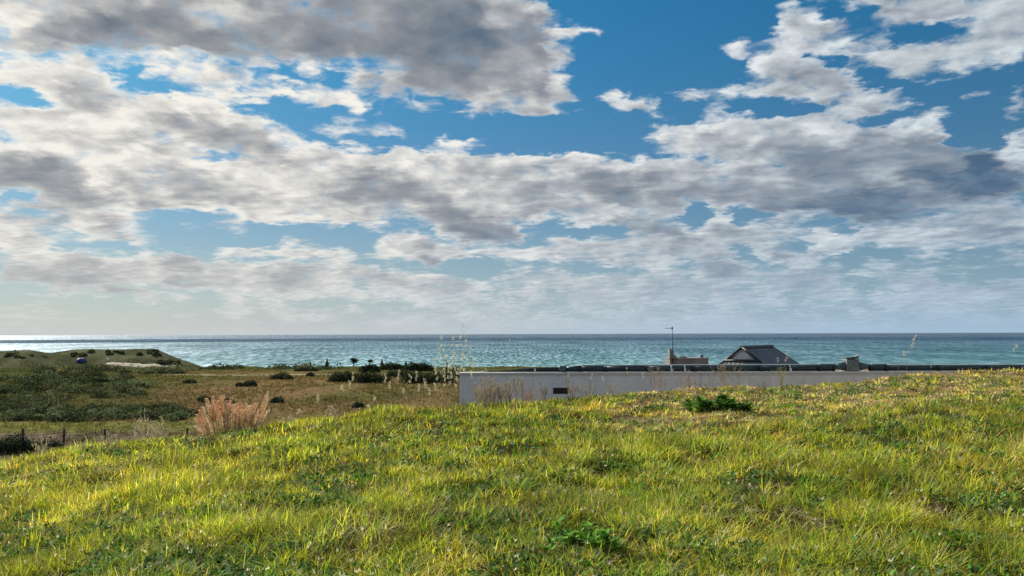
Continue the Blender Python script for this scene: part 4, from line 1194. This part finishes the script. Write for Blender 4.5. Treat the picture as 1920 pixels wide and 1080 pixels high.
for (a_, b2, w_, h_, Yd, lb, tn) in [
    (905,757,34,48,14.9,"greyish dried weed at the left end of the wall",(.34,.28,.24)),
    (930,756,40,62,15.0,"fullest dried weed with pale seed tips before the wall",(.34,.26,.22)),
    (958,754,36,56,15.2,"dried weed right of the fullest one before the wall",(.32,.24,.21)),
    (990,752,24,26,15.6,"low reddish weed between the dried weeds and the wall vent",(.36,.17,.12)),
    (1022,748,28,40,16.0,"thin dried weed left of the wall vent",(.28,.22,.2)),
    (1068,746,26,46,16.5,"tall sparse dried weed right of the wall vent",(.26,.2,.17)),
    (1098,742,30,34,16.8,"small greyish weed before the middle of the wall",(.30,.24,.2)),
    (1150,738,36,34,17.2,"low mauve weed before the wall right of its middle",(.36,.26,.26)),
    (1232,728,36,52,17.8,"bushy brown weed whose tips cross the dark pipe",(.30,.21,.17)),
    (1285,722,40,34,18.2,"low mauve brown weed before the wall below the white clamps",(.36,.25,.24)),
    (1352,721,36,60,18.5,"tall brown weed crossing the pipe below the hut's right end",(.25,.19,.12)),
    (1375,721,34,52,18.6,"olive brown weed crossing the pipe below the tiled gable",(.26,.2,.12)),
    (1468,719,26,40,18.9,"thin olive weed crossing the pipe below the tiled roof",(.26,.24,.12)),
    (1420,720,30,16,18.8,"low dark weed at the wall foot below the tiled roof",(.18,.12,.09)),
    (1310,722,30,14,18.4,"low dark weed at the wall foot right of the clamps",(.17,.11,.08)),
    (822,762,34,52,14.2,"reddish straw weed standing left of the wall corner",(.42,.27,.15)),
    (770,765,30,30,14.2,"low reddish weed on the crest left of the wall corner",(.40,.26,.16))]:
    twigs(a_, b2, w_*(1.35 if a_ in (905, 930, 958) else 1), h_, Yd, lb, G5, tn, 330 if a_ in (905, 930, 958) else random.randint(60, 150))
G6 = "pale flowering weeds along the left crest"
for (a_, b2, w_, h_, lb) in [
    (285,812,40,38,"tall white tipped weed left of the pink plumes"),
    (262,818,34,46,"whitish weed just left of the tall white tipped weed"),
    (302,818,30,22,"low whitish weed at the foot of the pink plumes"),
    (75,858,44,40,"white tipped weed before the dark bush between the fence posts"),
    (200,836,40,26,"low mauve weed before the third fence post"),
    (150,846,34,20,"low pinkish weed right of the second fence post"),
    (540,800,40,26,"low pinkish weed right of the pink plumes"),
    (625,784,36,30,"pale tipped weed on the crest above the middle left"),
    (455,822,60,26,"low pinkish weed before the plumes")]:
    Yd = float(np.interp(a_, CRX, CRD)) + .2
    twigs(a_, b2, w_, h_, Yd, lb, G6, (.50,.42,.36), 110)

# ---------------------------------------------------------------- leafy weeds in the foreground
def weed(px, py, w, label, pal, n=46, up=.5):
    p = ground_at(px, py, 3.0, 30.0); s_ = p.y/FPX
    root = empty("leafy_weed", p); tag(root, label, "weed", "broad leaved weeds among the grass")
    rr_ = np.random.default_rng(int(px*3 + py)); R = w*s_/2; n = int(n*4.2)
    # several short shoots, each with its own whorl of leaves
    ns_ = 22; sxy = rr_.normal(0, R*.45, (ns_, 2)); sh = R*up*(.15 + .85*rr_.random(ns_))
    k_ = rr_.integers(0, ns_, n); a_ = rr_.random(n)*2*PI
    bx_ = sxy[k_, 0] + np.cos(a_)*.008; by_ = sxy[k_, 1] + np.sin(a_)*.008
    bz_ = height(bx_ + p.x, by_ + p.y) - p.z + .01 + rr_.random(n)*sh[k_]
    h = R*(.12 + .15*rr_.random(n)); wd = h*(.40 + .25*rr_.random(n)); ln = np.abs(rr_.normal(.8, .4, n)); bd = np.abs(rr_.normal(.45, .3, n))
    c = np.array(pal)[rr_.integers(0, len(pal), n)]*(1 + rr_.normal(0, .25, n))[:, None].clip(.4, 1.7)
    # ovate leaves: widest below the middle
    prof = [.25, .85, 1.0, .8, .42]; V = np.zeros((n, 16, 3)); ks = np.linspace(0, 1, 6)
    fx, fy = np.cos(a_), np.sin(a_)
    for k in range(5):
        t = ks[k]; o_ = h*(np.sin(ln)*t + bd*t*t); u_ = h*(np.cos(ln)*t - .4*bd*t*t)
        for j, sg in enumerate((-1, 0, 1)):
            V[:, k*3+j, 0] = bx_ + fx*o_ - fy*sg*wd*prof[k]*.5; V[:, k*3+j, 1] = by_ + fy*o_ + fx*sg*wd*prof[k]*.5
            V[:, k*3+j, 2] = bz_ + u_ - (0 if sg else wd*.10)
    o_ = h*(np.sin(ln) + bd); V[:, 15, 0] = bx_ + fx*o_; V[:, 15, 1] = by_ + fy*o_; V[:, 15, 2] = bz_ + h*(np.cos(ln) - .4*bd)
    b0 = (np.arange(n)*16)[:, None]
    Q = np.concatenate([b0 + np.array([[k*3+j, k*3+j+1, k*3+j+4, k*3+j+3]]) for k in range(4) for j in range(2)])
    Tt = np.concatenate([b0 + np.array([[12, 13, 15]]), b0 + np.array([[13, 14, 15]])])
    np_mesh("leaves", V.reshape(-1, 3), [Q, Tt], LEAF, np.repeat(c, 16, 0), root)
    q = MB()
    q.box((0, 0, 0), (.02, .02, .03))
    for i in range(5): q.tube([(0, 0, -.02), (rr_.normal(0, R*.1), rr_.normal(0, R*.1), R*up*.8)], [.006, .003], 5)
    q.build("stem", std_mat("weed_stem", (.08, .13, .04), .7) if "weed_stem" not in bpy.data.materials else bpy.data.materials["weed_stem"], root)
GA = [(.07,.15,.03), (.10,.20,.035), (.04,.085,.03)]; GB = [(.13,.29,.035), (.17,.34,.04), (.06,.16,.03)]; GC = [(.028,.06,.035), (.04,.09,.04), (.10,.14,.10)]
weed(1338, 768, 118, "dark leafy weed clump on the crest below the tiled roof", GA + GB, 190, .40)
weed(1225, 772, 55, "small leafy weed left of the dark clump on the crest", GA, 36)
weed(1085, 1036, 150, "bright green leafy weed at the bottom centre of the mound", GB, 110, .45)
weed(1000, 1066, 110, "darker weed left of the bright green one at the bottom edge", GA, 70, .4)
weed(1500, 905, 60, "small dark weed right of the centre of the mound", GA, 30, .3)
weed(1150, 860, 80, "dark weed in the middle of the mound below the vent", GC, 40, .4)
weed(760, 1050, 90, "dark weed at the bottom edge left of centre", GA, 50, .4)
weed(1800, 1030, 120, "bright leafy weed in the lower right corner", GB, 80, .4)
weed(300, 1000, 80, "green leafy weed in the lower left of the mound", GB, 40, .35)
